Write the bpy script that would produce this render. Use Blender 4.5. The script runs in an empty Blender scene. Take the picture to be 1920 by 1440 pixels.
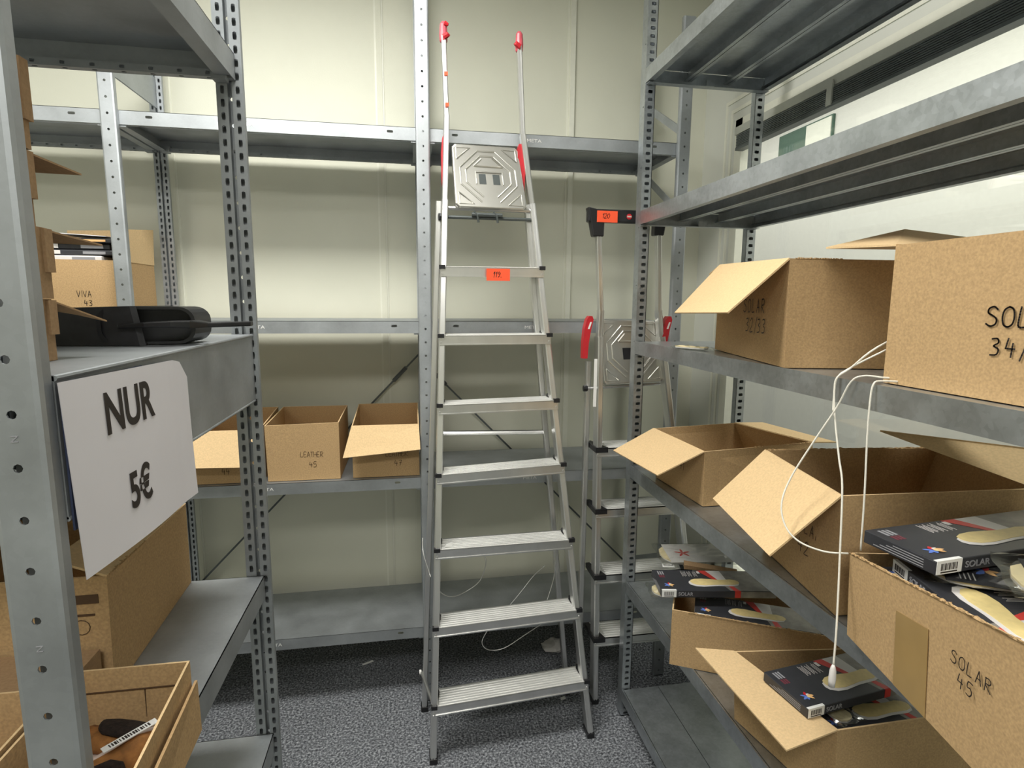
import bpy, math, random
from mathutils import Vector as V, Matrix

# ---------------------------------------------------------------- camera, world, lights, exposure
S = bpy.context.scene
COL = S.collection
cam = bpy.data.objects.new('camera', bpy.data.cameras.new('camera'))
COL.objects.link(cam)
cam.data.sensor_width = 36
cam.data.lens = 1065.35 / 1920 * 36
cam.data.clip_start = .02
yaw, pit, rol = .17362, .14458, .00819
fw = V((math.sin(yaw) * math.cos(pit), math.cos(yaw) * math.cos(pit), -math.sin(pit)))
rt = V((math.cos(yaw), -math.sin(yaw), 0))
up = rt.cross(fw)
ra = rt * math.cos(rol) + up * math.sin(rol)
ub = up * math.cos(rol) - rt * math.sin(rol)
cam.matrix_world = Matrix((( ra.x, ub.x, -fw.x, 0), (ra.y, ub.y, -fw.y, 0), (ra.z, ub.z, -fw.z, 1.63), (0, 0, 0, 1)))
S.camera = cam
S.view_settings.view_transform = 'Standard'
S.view_settings.look = 'None'
S.view_settings.gamma = 1
S.view_settings.use_curve_mapping = False
S.view_settings.exposure = 0.0
wd = bpy.data.worlds.new('world'); S.world = wd; wd.use_nodes = True
wd.node_tree.nodes['Background'].inputs[0].default_value = (.9, .95, 1, 1)
wd.node_tree.nodes['Background'].inputs[1].default_value = .15

def area(name, loc, sx, sy, power, col=(1, .98, .9), aim=(0, 0, -1)):
    l = bpy.data.lights.new(name, 'AREA'); l.shape = 'RECTANGLE'; l.size = sx; l.size_y = sy
    l.energy = power; l.color = col
    o = bpy.data.objects.new(name, l); COL.objects.link(o); o.location = loc
    o.rotation_euler = V(aim).to_track_quat('-Z', 'Y').to_euler()
    return o
area('ceiling_lamp_light', (-.5, 1.3, 3.04), 1.2, .5, 56, (1, .985, .93))
area('ceiling_lamp_light', (-.1, -.9, 3.04), 1.4, .6, 52, (1, .985, .93))
area('ceiling_lamp_light', (-2.2, .2, 3.04), 1.2, .3, 20, (1, .985, .93))
area('next_room_lamp_light', (1.78, 2.0, 2.97), .4, 4.6, 62, (1, 1, .96))

# ---------------------------------------------------------------- materials
def nodes(m):
    m.use_nodes = True; t = m.node_tree; return t, t.nodes['Principled BSDF']
def mat(name, col, rough=.5, metal=0, spec=.5, var=None, scale=40, bump=0, bscale=200, stretch=None, emis=None, detail=3):
    m = bpy.data.materials.new(name); t, b = nodes(m)
    b.inputs['Base Color'].default_value = (*col, 1); b.inputs['Roughness'].default_value = rough
    b.inputs['Metallic'].default_value = metal; b.inputs['Specular IOR Level'].default_value = spec
    tc = t.nodes.new('ShaderNodeTexCoord'); mp = t.nodes.new('ShaderNodeMapping')
    t.links.new(tc.outputs['Object'], mp.inputs[0])
    if stretch: mp.inputs['Scale'].default_value = stretch
    if var:
        n = t.nodes.new('ShaderNodeTexNoise'); n.inputs['Scale'].default_value = scale; n.inputs['Detail'].default_value = detail
        t.links.new(mp.outputs[0], n.inputs['Vector'])
        r = t.nodes.new('ShaderNodeValToRGB'); r.color_ramp.elements[0].position = .32; r.color_ramp.elements[1].position = .68
        r.color_ramp.elements[0].color = (*[c * (1 - var) for c in col], 1); r.color_ramp.elements[1].color = (*[min(1, c * (1 + var)) for c in col], 1)
        t.links.new(n.outputs['Fac'], r.inputs[0]); t.links.new(r.outputs[0], b.inputs['Base Color'])
    if bump:
        n = t.nodes.new('ShaderNodeTexNoise'); n.inputs['Scale'].default_value = bscale
        t.links.new(mp.outputs[0], n.inputs['Vector'])
        bp = t.nodes.new('ShaderNodeBump'); bp.inputs['Strength'].default_value = bump; bp.inputs['Distance'].default_value = .002
        t.links.new(n.outputs['Fac'], bp.inputs['Height']); t.links.new(bp.outputs[0], b.inputs['Normal'])
    if emis:
        b.inputs['Emission Color'].default_value = (*emis[0], 1); b.inputs['Emission Strength'].default_value = emis[1]
    return m
def galv(name, col, rough, s1=9, s2=90, met=.8, vc=.07):
    m = bpy.data.materials.new(name); t, b = nodes(m)
    tc = t.nodes.new('ShaderNodeTexCoord')
    v = t.nodes.new('ShaderNodeTexVoronoi'); v.inputs['Scale'].default_value = s2
    n = t.nodes.new('ShaderNodeTexNoise'); n.inputs['Scale'].default_value = s1; n.inputs['Detail'].default_value = 6
    for q in (v, n): t.links.new(tc.outputs['Object'], q.inputs['Vector'])
    mx = t.nodes.new('ShaderNodeMath'); mx.operation = 'MULTIPLY_ADD'; mx.inputs[1].default_value = vc
    sp = t.nodes.new('ShaderNodeSeparateColor'); t.links.new(v.outputs['Color'], sp.inputs[0])
    t.links.new(sp.outputs[0], mx.inputs[0]); t.links.new(n.outputs['Fac'], mx.inputs[2])
    r = t.nodes.new('ShaderNodeValToRGB'); r.color_ramp.elements[0].position = .35; r.color_ramp.elements[1].position = .85
    r.color_ramp.elements[0].color = (*[c * .82 for c in col], 1); r.color_ramp.elements[1].color = (*[c * 1.15 for c in col], 1)
    t.links.new(mx.outputs[0], r.inputs[0]); t.links.new(r.outputs[0], b.inputs['Base Color'])
    rr = t.nodes.new('ShaderNodeMapRange'); rr.inputs[3].default_value = rough - .07; rr.inputs[4].default_value = rough + .1
    t.links.new(mx.outputs[0], rr.inputs[0]); t.links.new(rr.outputs[0], b.inputs['Roughness'])
    b.inputs['Metallic'].default_value = met
    return m
M = {}
M['galv'] = galv('galvanized_steel', (.43, .455, .475), .54, 9, 160)
M['galvr'] = galv('spangled_steel', (.45, .48, .50), .33, 16, 120, .85, .2)
M['alu'] = mat('aluminium', (.73, .73, .72), .30, .92, var=.06, scale=6, stretch=(3, 3, .3))
M['tread'] = mat('ribbed_aluminium', (.84, .84, .82), .42, .6, var=.08, scale=30, stretch=(.3, 6, 6))
M['plate'] = mat('platform_aluminium', (.66, .65, .61), .3, .9, var=.05, scale=5)
M['card'] = mat('corrugated_cardboard', (.50, .335, .172), .85, 0, .15, var=.13, scale=260, stretch=(1, 1, 1), bump=.25, bscale=90, detail=4)
M['card2'] = mat('grey_brown_cardboard', (.36, .235, .13), .85, 0, .15, var=.1, scale=220, bump=.2, bscale=60)
M['cardlit'] = mat('lit_cardboard', (.72, .52, .29), .85, 0, .15, var=.07, scale=200, bump=.15, bscale=60)  # same cardboard, colour lightened so flaps and rims look lit from above
M['tape'] = mat('brown_packing_tape', (.36, .235, .09), .28, 0, .5, var=.05, scale=20)
M['ink'] = mat('black_marker', (.025, .018, .015), .6)
M['ink2'] = mat('brown_print', (.09, .05, .025), .7)
M['black'] = mat('black_plastic', (.012, .012, .014), .38, var=.2, scale=30)
M['blackm'] = mat('matte_black_sleeve', (.022, .022, .026), .5, var=.25, scale=50, bump=.2, bscale=40)
M['red'] = mat('red_plastic', (.52, .02, .03), .35, var=.1, scale=20)
M['redp'] = mat('faded_red_plastic', (.60, .10, .13), .35, var=.1, scale=20)
M['orange'] = mat('fluorescent_orange_label', (.95, .10, .03), .55, var=.02)
M['white'] = mat('white_paper', (.78, .76, .80), .75, 0, .2, var=.02, scale=8)
M['label'] = mat('white_label', (.85, .85, .83), .5, var=.02, scale=20)
M['cord'] = mat('white_cord', (.80, .77, .68), .6, var=.05, scale=300)
M['wire'] = mat('steel_wire', (.6, .6, .58), .35, .8, var=.05)
M['wall'] = mat('cream_wall_panel', (.70, .70, .59), .55, 0, .3, var=.02, scale=4, bump=.12, bscale=260)
M['wallr'] = mat('grey_white_wall_panel', (.66, .67, .61), .45, 0, .4, var=.02, scale=4, bump=.08, bscale=200)
M['trim'] = mat('cream_trim', (.76, .76, .66), .4, var=.02)
M['ceil'] = mat('ceiling_white', (.72, .71, .66), .8, var=.02)
M['nav'] = mat('navy_cardboard', (.022, .03, .065), .5, var=.1)
M['pack'] = mat('charcoal_printed_card', (.035, .036, .042), .38, var=.08, scale=40)
M['packg'] = mat('grey_photo_print', (.30, .28, .25), .4, var=.35, scale=22)
M['packw'] = mat('white_print', (.75, .72, .70), .4, var=.03)
M['packr'] = mat('red_print', (.65, .05, .04), .4, var=.03)
M['packt'] = mat('grey_print', (.30, .30, .32), .4, var=.03)
M['packm'] = mat('dull_red_print', (.16, .035, .05), .4, var=.03)
M['blue'] = mat('blue_print', (.12, .22, .65), .4, var=.03)
M['yel'] = mat('cream_yellow_print', (.82, .66, .30), .45, var=.06, scale=90)
M['foam'] = mat('cream_insole', (.80, .68, .42), .8, var=.08, scale=60)
M['orp'] = mat('apricot_print', (.85, .50, .22), .4, var=.03)
M['green'] = mat('dull_green_board', (.06, .12, .085), .6, var=.04)
M['slat'] = mat('dark_grey_slat', (.11, .125, .125), .35, .4, var=.1, scale=9)
M['head'] = mat('grey_headrail', (.5, .51, .46), .35, .3, var=.03)
M['suede'] = mat('tan_suede', (.30, .13, .035), .9, var=.3, scale=60, bump=.4, bscale=150)
M['fur'] = mat('dark_brown_fleece', (.018, .011, .008), .95, var=.5, scale=150, bump=.8, bscale=200)
M['pink'] = mat('pale_sole', (.62, .50, .44), .6, var=.05)
# carpet
m = bpy.data.materials.new('grey_carpet'); t, b = nodes(m); M['carpet'] = m
tc = t.nodes.new('ShaderNodeTexCoord')
n1 = t.nodes.new('ShaderNodeTexNoise'); n1.inputs['Scale'].default_value = 120; n1.inputs['Detail'].default_value = 5; n1.inputs['Roughness'].default_value = .7
n2 = t.nodes.new('ShaderNodeTexNoise'); n2.inputs['Scale'].default_value = 5
for q in (n1, n2): t.links.new(tc.outputs['Object'], q.inputs['Vector'])
r1 = t.nodes.new('ShaderNodeValToRGB'); e = r1.color_ramp.elements
e[0].position = .36; e[0].color = (.035, .038, .044, 1); e[1].position = .66; e[1].color = (.52, .54, .57, 1)
e2 = r1.color_ramp.elements.new(.5); e2.color = (.17, .178, .195, 1)
t.links.new(n1.outputs['Fac'], r1.inputs[0])
mr = t.nodes.new('ShaderNodeMapRange'); mr.inputs[3].default_value = .85; mr.inputs[4].default_value = 1.15
t.links.new(n2.outputs['Fac'], mr.inputs[0])
mm = t.nodes.new('ShaderNodeVectorMath'); mm.operation = 'SCALE'
t.links.new(r1.outputs[0], mm.inputs[0]); t.links.new(mr.outputs[0], mm.inputs['Scale'])
t.links.new(mm.outputs[0], b.inputs['Base Color']); b.inputs['Roughness'].default_value = .98; b.inputs['Specular IOR Level'].default_value = .1
bn = t.nodes.new('ShaderNodeBump'); bn.inputs['Strength'].default_value = .7; bn.inputs['Distance'].default_value = .004
t.links.new(n1.outputs['Fac'], bn.inputs['Height']); t.links.new(bn.outputs[0], b.inputs['Normal'])
# clear materials: real surfaces that let light through
def clear(name, col, gl, rough, mixf):
    m = bpy.data.materials.new(name); m.use_nodes = True; t = m.node_tree
    for n in list(t.nodes): t.nodes.remove(n)
    o = t.nodes.new('ShaderNodeOutputMaterial'); a = t.nodes.new('ShaderNodeBsdfTransparent'); g = t.nodes.new('ShaderNodeBsdfGlossy')
    a.inputs[0].default_value = (*col, 1); g.inputs[0].default_value = (*gl, 1); g.inputs['Roughness'].default_value = rough
    fr = t.nodes.new('ShaderNodeLayerWeight'); fr.inputs[0].default_value = .35
    pw = t.nodes.new('ShaderNodeMath'); pw.operation = 'POWER'; pw.inputs[1].default_value = 3.0; t.links.new(fr.outputs['Facing'], pw.inputs[0])
    sc = t.nodes.new('ShaderNodeMath'); sc.operation = 'MULTIPLY_ADD'; sc.inputs[1].default_value = mixf; sc.inputs[2].default_value = mixf * .12; t.links.new(pw.outputs[0], sc.inputs[0])
    mx = t.nodes.new('ShaderNodeMixShader'); t.links.new(sc.outputs[0], mx.inputs[0]); t.links.new(a.outputs[0], mx.inputs[1]); t.links.new(g.outputs[0], mx.inputs[2])
    t.links.new(mx.outputs[0], o.inputs[0]); return m
M['glass'] = clear('window_glass', (.95, .96, .945), (1, 1, 1), .02, .5)
M['film'] = clear('clear_plastic_film', (.86, .87, .86), (1, 1, 1), .16, .75)

# ---------------------------------------------------------------- mesh helpers
class MB:
    def __init__(s): s.v = []; s.f = []; s.mi = []; s.mats = []
    def m(s, mt):
        if mt not in s.mats: s.mats.append(mt)
        return s.mats.index(mt)
    def face(s, pts, mt):
        i = len(s.v); s.v += [tuple(p) for p in pts]; s.f.append(tuple(range(i, i + len(pts)))); s.mi.append(s.m(mt))
    def hexa(s, b, t, mt):           # 4 bottom, 4 top corners, counter-clockwise from above
        i = len(s.v); s.v += [tuple(p) for p in list(b) + list(t)]
        for q in ((3, 2, 1, 0), (4, 5, 6, 7), (0, 1, 5, 4), (1, 2, 6, 5), (2, 3, 7, 6), (3, 0, 4, 7)):
            s.f.append(tuple(i + k for k in q)); s.mi.append(s.m(mt))
        return s
    def box(s, x0, x1, y0, y1, z0, z1, mt):
        return s.hexa([(x0, y0, z0), (x1, y0, z0), (x1, y1, z0), (x0, y1, z0)], [(x0, y0, z1), (x1, y0, z1), (x1, y1, z1), (x0, y1, z1)], mt)
    def beam(s, p0, p1, w, d, mt, side=(1, 0, 0), ch=0.0):   # prism between points; w along side, d across
        p0, p1 = V(p0), V(p1); ax = (p1 - p0).normalized(); a = V(side); a = (a - ax * a.dot(ax)).normalized(); c = ax.cross(a)
        if ch <= 0: pr = [(-w/2, -d/2), (w/2, -d/2), (w/2, d/2), (-w/2, d/2)]
        else: pr = [(-w/2+ch, -d/2), (w/2-ch, -d/2), (w/2, -d/2+ch), (w/2, d/2-ch), (w/2-ch, d/2), (-w/2+ch, d/2), (-w/2, d/2-ch), (-w/2, -d/2+ch)]
        return s.sweep([[p + a * u + c * v for u, v in pr] for p in (p0, p1)], mt)
    def sweep(s, rings, mt, cap=True):
        n = len(rings[0]); i = len(s.v)
        for r in rings: s.v += [tuple(p) for p in r]
        for k in range(len(rings) - 1):
            for j in range(n):
                a, b_ = i + k * n + j, i + k * n + (j + 1) % n
                s.f.append((a, b_, b_ + n, a + n)); s.mi.append(s.m(mt))
        if cap:
            s.f.append(tuple(reversed(range(i, i + n)))); s.mi.append(s.m(mt))
            e = i + (len(rings) - 1) * n; s.f.append(tuple(range(e, e + n))); s.mi.append(s.m(mt))
        return s
    def tube(s, pts, r, mt, n=8):
        pts = [V(p) for p in pts]; rings = []; up = None
        for k, p in enumerate(pts):
            d = (pts[min(k + 1, len(pts) - 1)] - pts[max(k - 1, 0)]).normalized()
            if up is None: up = d.orthogonal().normalized()
            up = (up - d * up.dot(d)).normalized(); c = d.cross(up); rr = r[k] if isinstance(r, (list, tuple)) else r
            rings.append([p + (up * math.cos(2 * math.pi * j / n) + c * math.sin(2 * math.pi * j / n)) * rr for j in range(n)])
        return s.sweep(rings, mt)
    def plate(s, o, u, v, nrm, L, W, th, holes, mt, hw):   # strip with true holes; holes = (centre along u, centre along v, ru, rv)
        o, u, v, nrm = V(o), V(u), V(v), V(nrm); P = lambda a, b_, k=0: o + u * a + v * b_ - nrm * (th * k)
        sq = [(-1, -1), (0, -1), (1, -1), (1, 0), (1, 1), (0, 1), (-1, 1), (-1, 0)]
        c = 0.
        def quad(a0, a1):
            for k in (0, 1): s.face([P(a0, 0, k), P(a1, 0, k), P(a1, W, k), P(a0, W, k)], mt)
        for cu, cv, ru, rv in sorted(holes):
            if cu - hw > c + 1e-6: quad(c, cu - hw)
            out = [(cu + a * hw, W / 2 + b_ * W / 2) for a, b_ in sq]
            k7 = .71 if abs(ru - rv) < 1e-6 else .86
            inn = [(cu + a * ru * (k7 if a and b_ else 1), cv + b_ * rv * (k7 if a and b_ else 1)) for a, b_ in sq]
            for j in range(8):
                q = (j + 1) % 8
                for k in (0, 1): s.face([P(*out[j], k), P(*out[q], k), P(*inn[q], k), P(*inn[j], k)], mt)
                s.face([P(*inn[j]), P(*inn[q]), P(*inn[q], 1), P(*inn[j], 1)], mt)
            c = cu + hw
        if c < L - 1e-6: quad(c, L)
        return s
    def build(s, name, parent=None, smooth=False, local=False):
        me = bpy.data.meshes.new(name); me.from_pydata(s.v, [], s.f)
        for k in s.mats: me.materials.append(M[k])
        for p, i in zip(me.polygons, s.mi): p.material_index = i; p.use_smooth = smooth
        me.update(); o = bpy.data.objects.new(name, me); COL.objects.link(o)
        if parent:
            o.parent = parent
            if not local: o.matrix_parent_inverse = parent.matrix_basis.inverted()
        return o
def bevel(o, w, n=2):
    md = o.modifiers.new('bevel', 'BEVEL'); md.width = w; md.segments = n; md.limit_method = 'ANGLE'; return o
def tag(o, label, cat=None, group=None, kind=None):
    if label: o['label'] = label
    if cat: o['category'] = cat
    if group: o['group'] = group
    if kind: o['kind'] = kind
    return o
def thing(name, label, cat, loc, group=None):
    o = bpy.data.objects.new(name, None); o.empty_display_size = .05; COL.objects.link(o); o.location = loc
    bpy.context.view_layer.update()
    return tag(o, label, cat, group)
def text_part(name, s, o, r, u, h, mt, parent, squeeze=1, bold=0, depth=.0004):
    """printed lettering: o = lower-left corner, r / u = right and up unit vectors, h = capital height"""
    cu = bpy.data.curves.new('t', 'FONT'); cu.body = s; cu.size = h / .7; cu.offset = bold * h; cu.extrude = depth
    to = bpy.data.objects.new('t', cu); COL.objects.link(to)
    me = bpy.data.meshes.new_from_object(to.evaluated_get(bpy.context.evaluated_depsgraph_get()))
    bpy.data.objects.remove(to)
    r, u = V(r).normalized(), V(u).normalized(); n = r.cross(u); o = V(o)
    me.transform(Matrix(((r.x * squeeze, u.x, n.x, o.x), (r.y * squeeze, u.y, n.y, o.y), (r.z * squeeze, u.z, n.z, o.z), (0, 0, 0, 1))))
    me.materials.clear(); me.materials.append(M[mt]); me.name = name
    ob = bpy.data.objects.new(name, me); COL.objects.link(ob)
    ob.parent = parent; ob.matrix_parent_inverse = parent.matrix_basis.inverted()
    return ob
G = {'S': [[(.55,.85),(.35,1),(.1,.9),(.08,.68),(.3,.55),(.52,.38),(.5,.12),(.25,0),(0,.12)]], 'O': [[(.3,1),(.08,.85),(0,.5),(.08,.12),(.3,0),(.52,.15),(.58,.5),(.5,.88),(.3,1)]],
 'L': [[(.05,1),(0,.5),(.02,.02),(.45,.05)]], 'A': [[(0,0),(.25,1),(.5,0)],[(.1,.38),(.45,.38)]], 'R': [[(.02,0),(.05,1)],[(.0,.95),(.35,1),(.5,.8),(.38,.58),(.05,.5),(.52,0)]],
 'V': [[(0,1),(.24,0),(.5,1)]], 'I': [[(.1,1),(.1,0)]], 'E': [[(.45,1),(.05,.97),(.02,.03),(.45,.05)],[(.03,.52),(.38,.52)]], 'T': [[(0,.97),(.55,1)],[(.27,1),(.25,0)]],
 'H': [[(.02,1),(0,0)],[(.48,1),(.46,0)],[(0,.5),(.47,.5)]], 'C': [[(.5,.85),(.3,1),(.05,.75),(.02,.3),(.25,0),(.5,.12)]],
 '0': [[(.25,1),(.03,.7),(.03,.3),(.25,0),(.45,.3),(.45,.7),(.25,1)]], '1': [[(0,.7),(.22,1),(.16,0)]], '2': [[(.02,.8),(.22,1),(.42,.8),(.3,.45),(0,0),(.5,.03)]],
 '3': [[(.05,.92),(.35,.95),(.42,.72),(.18,.54),(.45,.38),(.38,.08),(.02,.03)]], '4': [[(.12,1),(.02,.45),(.5,.45)],[(.38,.75),(.34,0)]], '5': [[(.5,1),(.12,1),(.06,.58),(.35,.6),(.48,.3),(.3,.02),(.0,.06)]],
 '7': [[(0,.97),(.45,1),(.15,0)],[(.08,.5),(.4,.52)]], '9': [[(.42,.75),(.2,.98),(.03,.75),(.2,.55),(.42,.72),(.36,.3),(.12,0)]], '/': [[(0,-.15),(.35,1.1)]], '.': [[(0,0),(.04,.03)]], ' ': []}
def hand_part(name, s, o, r, u, h, parent, mt='ink', w=.07, sp=.72, slant=0):
    r, u = V(r).normalized(), V(u).normalized(); n = r.cross(u); o = V(o); mb = MB(); cx = 0
    for ch in s:
        for st in G[ch]:
            pts = [o + r * ((cx + a + slant * b_) * h) + u * (b_ * h) + n * .0006 for a, b_ in st]
            # densify by Catmull-Rom
            q = []
            for k in range(len(pts) - 1):
                p0, p1, p2, p3 = pts[max(k - 1, 0)], pts[k], pts[k + 1], pts[min(k + 2, len(pts) - 1)]
                for j in range(4):
                    t_ = j / 4 if len(st) > 3 else j / 4
                    if len(st) > 3: q.append(.5 * ((2 * p1) + (p2 - p0) * t_ + (2 * p0 - 5 * p1 + 4 * p2 - p3) * t_ ** 2 + (3 * p1 - p0 - 3 * p2 + p3) * t_ ** 3))
                    else: q.append(p1.lerp(p2, t_))
            q.append(pts[-1])
            for k in range(len(q) - 1):
                d = (q[k + 1] - q[k]);
                if d.length < 1e-6: continue
                d.normalize(); c = n.cross(d) * (w * h / 2); e = d * (w * h * .3)
                a, b_ = q[k] - e, q[k + 1] + e
                mb.face([a - c, b_ - c, b_ + c, a + c], mt)
        cx += {'I': .3, '/': .5, '1': .42, '.': .2}.get(ch, sp)
    return mb.build(name, parent)
rnd = random.Random(4)

# ---------------------------------------------------------------- cartons
def carton(name, label, b, t, flaps=(), cat='box', mt='card', group=None, th=.004, floor_th=.004, torn=(), closed=False):
    """b, t: bottom and top corners counter-clockwise from above, starting at the near-left one.
    flaps: (i, outer point at corner i, outer point at corner i+1)"""
    b = [V(p) for p in b]; t = [V(p) for p in t]
    root = thing(name, label, cat, tuple(sum(b, V()) / 4), group)
    def inset(c):
        out = []
        for i in range(4):
            d1 = (c[(i + 1) % 4] - c[i]).normalized(); d2 = (c[(i - 1) % 4] - c[i]).normalized(); out.append(c[i] + (d1 + d2) * th)
        return out
    ib, it = inset(b), inset(t); ib = [p + V((0, 0, floor_th)) for p in ib]; mb = MB()
    mb.face([b[3], b[2], b[1], b[0]], mt)
    if closed: mb.face(t, mt)
    else: mb.face(ib, mt)
    for i in range(4):
        j = (i + 1) % 4
        mb.face([b[i], b[j], t[j], t[i]], mt)
        if not closed:
            mb.face([ib[j], ib[i], it[i], it[j]], mt); mb.face([t[i], t[j], it[j], it[i]], 'cardlit')
    mb.build('body', root)
    for i, p, q in flaps:
        j = (i + 1) % 4; h0, h1, p, q = t[i], t[j], V(p), V(q)
        n = (h1 - h0).cross(q - h1).normalized() * (.0035)
        m2 = MB(); a = [h0, h1, q, p]
        m2.hexa([x - n * .5 for x in a], [x + n * .5 for x in a], 'cardlit'); m2.build('flap', root)
    for i, f0, f1 in torn:
        j = (i + 1) % 4; m2 = MB(); k = 70; d = (t[j] - t[i]); nn = d.cross(V((0, 0, 1))).normalized() * .0016
        hs = [rnd.uniform(.0006, .0022) * (1.8 if rnd.random() < .12 else 1) for _ in range(k + 1)]
        for a in range(k):
            p0 = t[i] + d * (f0 + (f1 - f0) * a / k); p1 = t[i] + d * (f0 + (f1 - f0) * (a + 1) / k); z0, z1 = V((0, 0, hs[a])), V((0, 0, hs[a + 1])); e = V((0, 0, .001)); s_ = nn * rnd.uniform(-1.5, 1.5)
            m2.hexa([p0 - nn - e, p1 - nn - e, p1 + nn - e, p0 + nn - e], [p0 - nn + z0 + s_, p1 - nn + z1 + s_, p1 + nn + z1 + s_, p0 + nn + z0 + s_], 'card')
        m2.build('torn_edge', root)
    return root
def rect(p, ang, L, W, z):   # near-left corner p, first edge along ang
    c, s_ = math.cos(ang), math.sin(ang)
    return [(p[0], p[1], z), (p[0] + L * c, p[1] + L * s_, z), (p[0] + L * c - W * s_, p[1] + L * s_ + W * c, z), (p[0] - W * s_, p[1] + W * c, z)]

# ---------------------------------------------------------------- room
def struct(mb, name): return tag(mb.build(name), None, kind='structure')
YW = 2.62; XW = 1.37; ZC = 3.05
struct(MB().box(-3, 4, -3, 4.6, -.05, 0, 'carpet'), 'floor')
struct(MB().box(-3, 4, -3, 4.6, ZC, ZC + .05, 'ceil'), 'ceiling')
struct(MB().box(-3, XW + .1, YW, YW + .08, 0, ZC, 'wall'), 'wall_back')
struct(MB().box(-3.08, -3, -3, YW + .08, 0, ZC, 'wall'), 'wall_left')
struct(MB().box(-3, XW + .1, -3.08, -3, 0, ZC, 'wall'), 'wall_front')
WY0, WY1, WZ0, WZ1 = -1.2, 2.33, .42, 2.39
w = MB()
w.box(XW, XW + .08, WY1, YW, 0, ZC, 'wallr'); w.box(XW, XW + .08, -3, WY0, 0, ZC, 'wallr')
w.box(XW, XW + .08, WY0, WY1, 0, WZ0, 'wallr'); w.box(XW, XW + .08, WY0, WY1, WZ1, ZC, 'wallr')
struct(w, 'wall_right')
# panel joints
for i, x in enumerate((-1.79, -.955, -.12, .715)):
    w = MB(); w.box(x - .018, x + .018, YW - .003, YW, 0, ZC, 'trim'); w.box(x - .011, x + .012, YW - .006, YW - .003, 0, ZC, 'wall')
    if i == 3: w.box(x - .006, x + .016, YW - .012, YW - .006, 0, ZC, 'trim')
    struct(w, 'trim_%d' % (i + 1))
w = MB()   # raised outer frame on the right wall
for a, b_ in ((.10, .085), (.055, .04)):
    w.box(XW - .004, XW, WY1 + b_, WY1 + a, WZ0 - a, WZ1 + a, 'trim'); w.box(XW - .004, XW, WY0 - .1, WY1 + b_, WZ1 + b_, WZ1 + a, 'trim')
struct(w, 'trim_5')
win = thing('window_1', None, None, (XW, .6, WZ0)); del_ = None; tag(win, None, kind='structure')
w = MB()
w.box(XW - .012, XW + .06, WY1 - .05, WY1, WZ0, WZ1, 'trim'); w.box(XW - .012, XW + .06, WY0, WY1, WZ1 - .04, WZ1, 'trim'); w.box(XW - .012, XW + .06, WY0, WY1, WZ0, WZ0 + .05, 'trim')
w.box(XW - .012, XW + .06, WY0, WY0 + .05, WZ0, WZ1, 'trim'); w.build('window_frame', win)
MB().box(XW + .03, XW + .036, WY0 + .05, WY1 - .05, WZ0 + .05, WZ1 - .04, 'glass').build('window_pane', win)
# room beyond the glass
w = MB(); w.box(2.5, 2.58, -3, 4.6, 0, ZC, 'ceil'); struct(w, 'wall_next_room')
w = MB(); w.box(XW + .1, 2.58, 4.5, 4.58, 0, ZC, 'ceil'); struct(w, 'wall_next_room_end')
bd = thing('notice_board', 'dull green board on the wall seen through the window glass', 'board', (2.49, 3.4, 2.42))
MB().box(2.485, 2.499, 3.19, 3.70, 2.42, 2.75, 'green').build('panel', bd)
MB().box(2.479, 2.485, 3.20, 3.42, 2.62, 2.74, 'trim').build('paper_sheet', bd)
# venetian blind pulled up
bl = thing('venetian_blind', 'dark grey venetian blind pulled up to a bundle under the window head', 'blind', (1.335, 1.0, 2.26))
MB().box(1.325, 1.372, -.9, 2.279, 2.315, 2.345, 'head').build('headrail', bl)
w = MB()
for k in range(8): w.box(1.322, 1.352, -.88, 2.26, 2.262 + k * .0062, 2.266 + k * .0062, 'slat')
w.build('slat_bundle', bl)
MB().box(1.320, 1.354, -.88, 2.26, 2.250, 2.260, 'slat').build('bottom_rail', bl)
for y in (1.72, .6): MB().box(1.316, 1.3215, y - .012, y + .012, 2.255, 2.33, 'head').build('ladder_tape', bl)

# ---------------------------------------------------------------- racks with closed flanged uprights (back and left)
def upright(root, xc, yf, z1, facing, w=.05, d=.018, lab=None):
    """facing -1: plain holed face towards -Y, slotted face towards +Y. yf = y of the holed face"""
    mb = MB(); x0, x1 = xc - w / 2, xc + w / 2; s_ = -facing; yb = yf + s_ * d; mt = 'galv'; r = .006
    nh = int(z1 / .05)
    mb.plate((x0 + r, yf, 0), (0, 0, 1), (1, 0, 0), (0, facing, 0), z1, w - 2 * r, .0015, [(.025 + .05 * k, (w - 2 * r) / 2, .0042, .0042) for k in range(nh)], mt, .022)
    for sx, xx in ((1, x0), (-1, x1)):
        mb.face([(xx + sx * r, yf, 0), (xx + sx * r, yf, z1), (xx + sx * r * .3, yf + s_ * r * .3, z1), (xx + sx * r * .3, yf + s_ * r * .3, 0)], mt)
        mb.face([(xx + sx * r * .3, yf + s_ * r * .3, 0), (xx + sx * r * .3, yf + s_ * r * .3, z1), (xx, yf + s_ * r, z1), (xx, yf + s_ * r, 0)], mt)
        mb.face([(xx, yf + s_ * r, 0), (xx, yf + s_ * r, z1), (xx, yb, z1), (xx, yb, 0)], mt)
    ns = int(z1 / .025); sl = [(.0125 + .025 * k, .011, .0078, .0038) for k in range(ns)]; sw = w / 2 - .004
    for xx in (x0, xc + .004):
        mb.plate((xx, yb, 0), (0, 0, 1), (1, 0, 0), (0, s_, 0), z1, sw, .0015, sl, mt, .0122)
    for xx in (xc - .004, xc + .004):
        mb.face([(xx, yb, 0), (xx, yb, z1), (xx, yf + s_ * .004, z1), (xx, yf + s_ * .004, 0)], mt)
    mb.box(x0, x1, min(yf, yb), max(yf, yb), 0, .004, mt)
    o = mb.build('upright', root)
    return o
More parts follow.
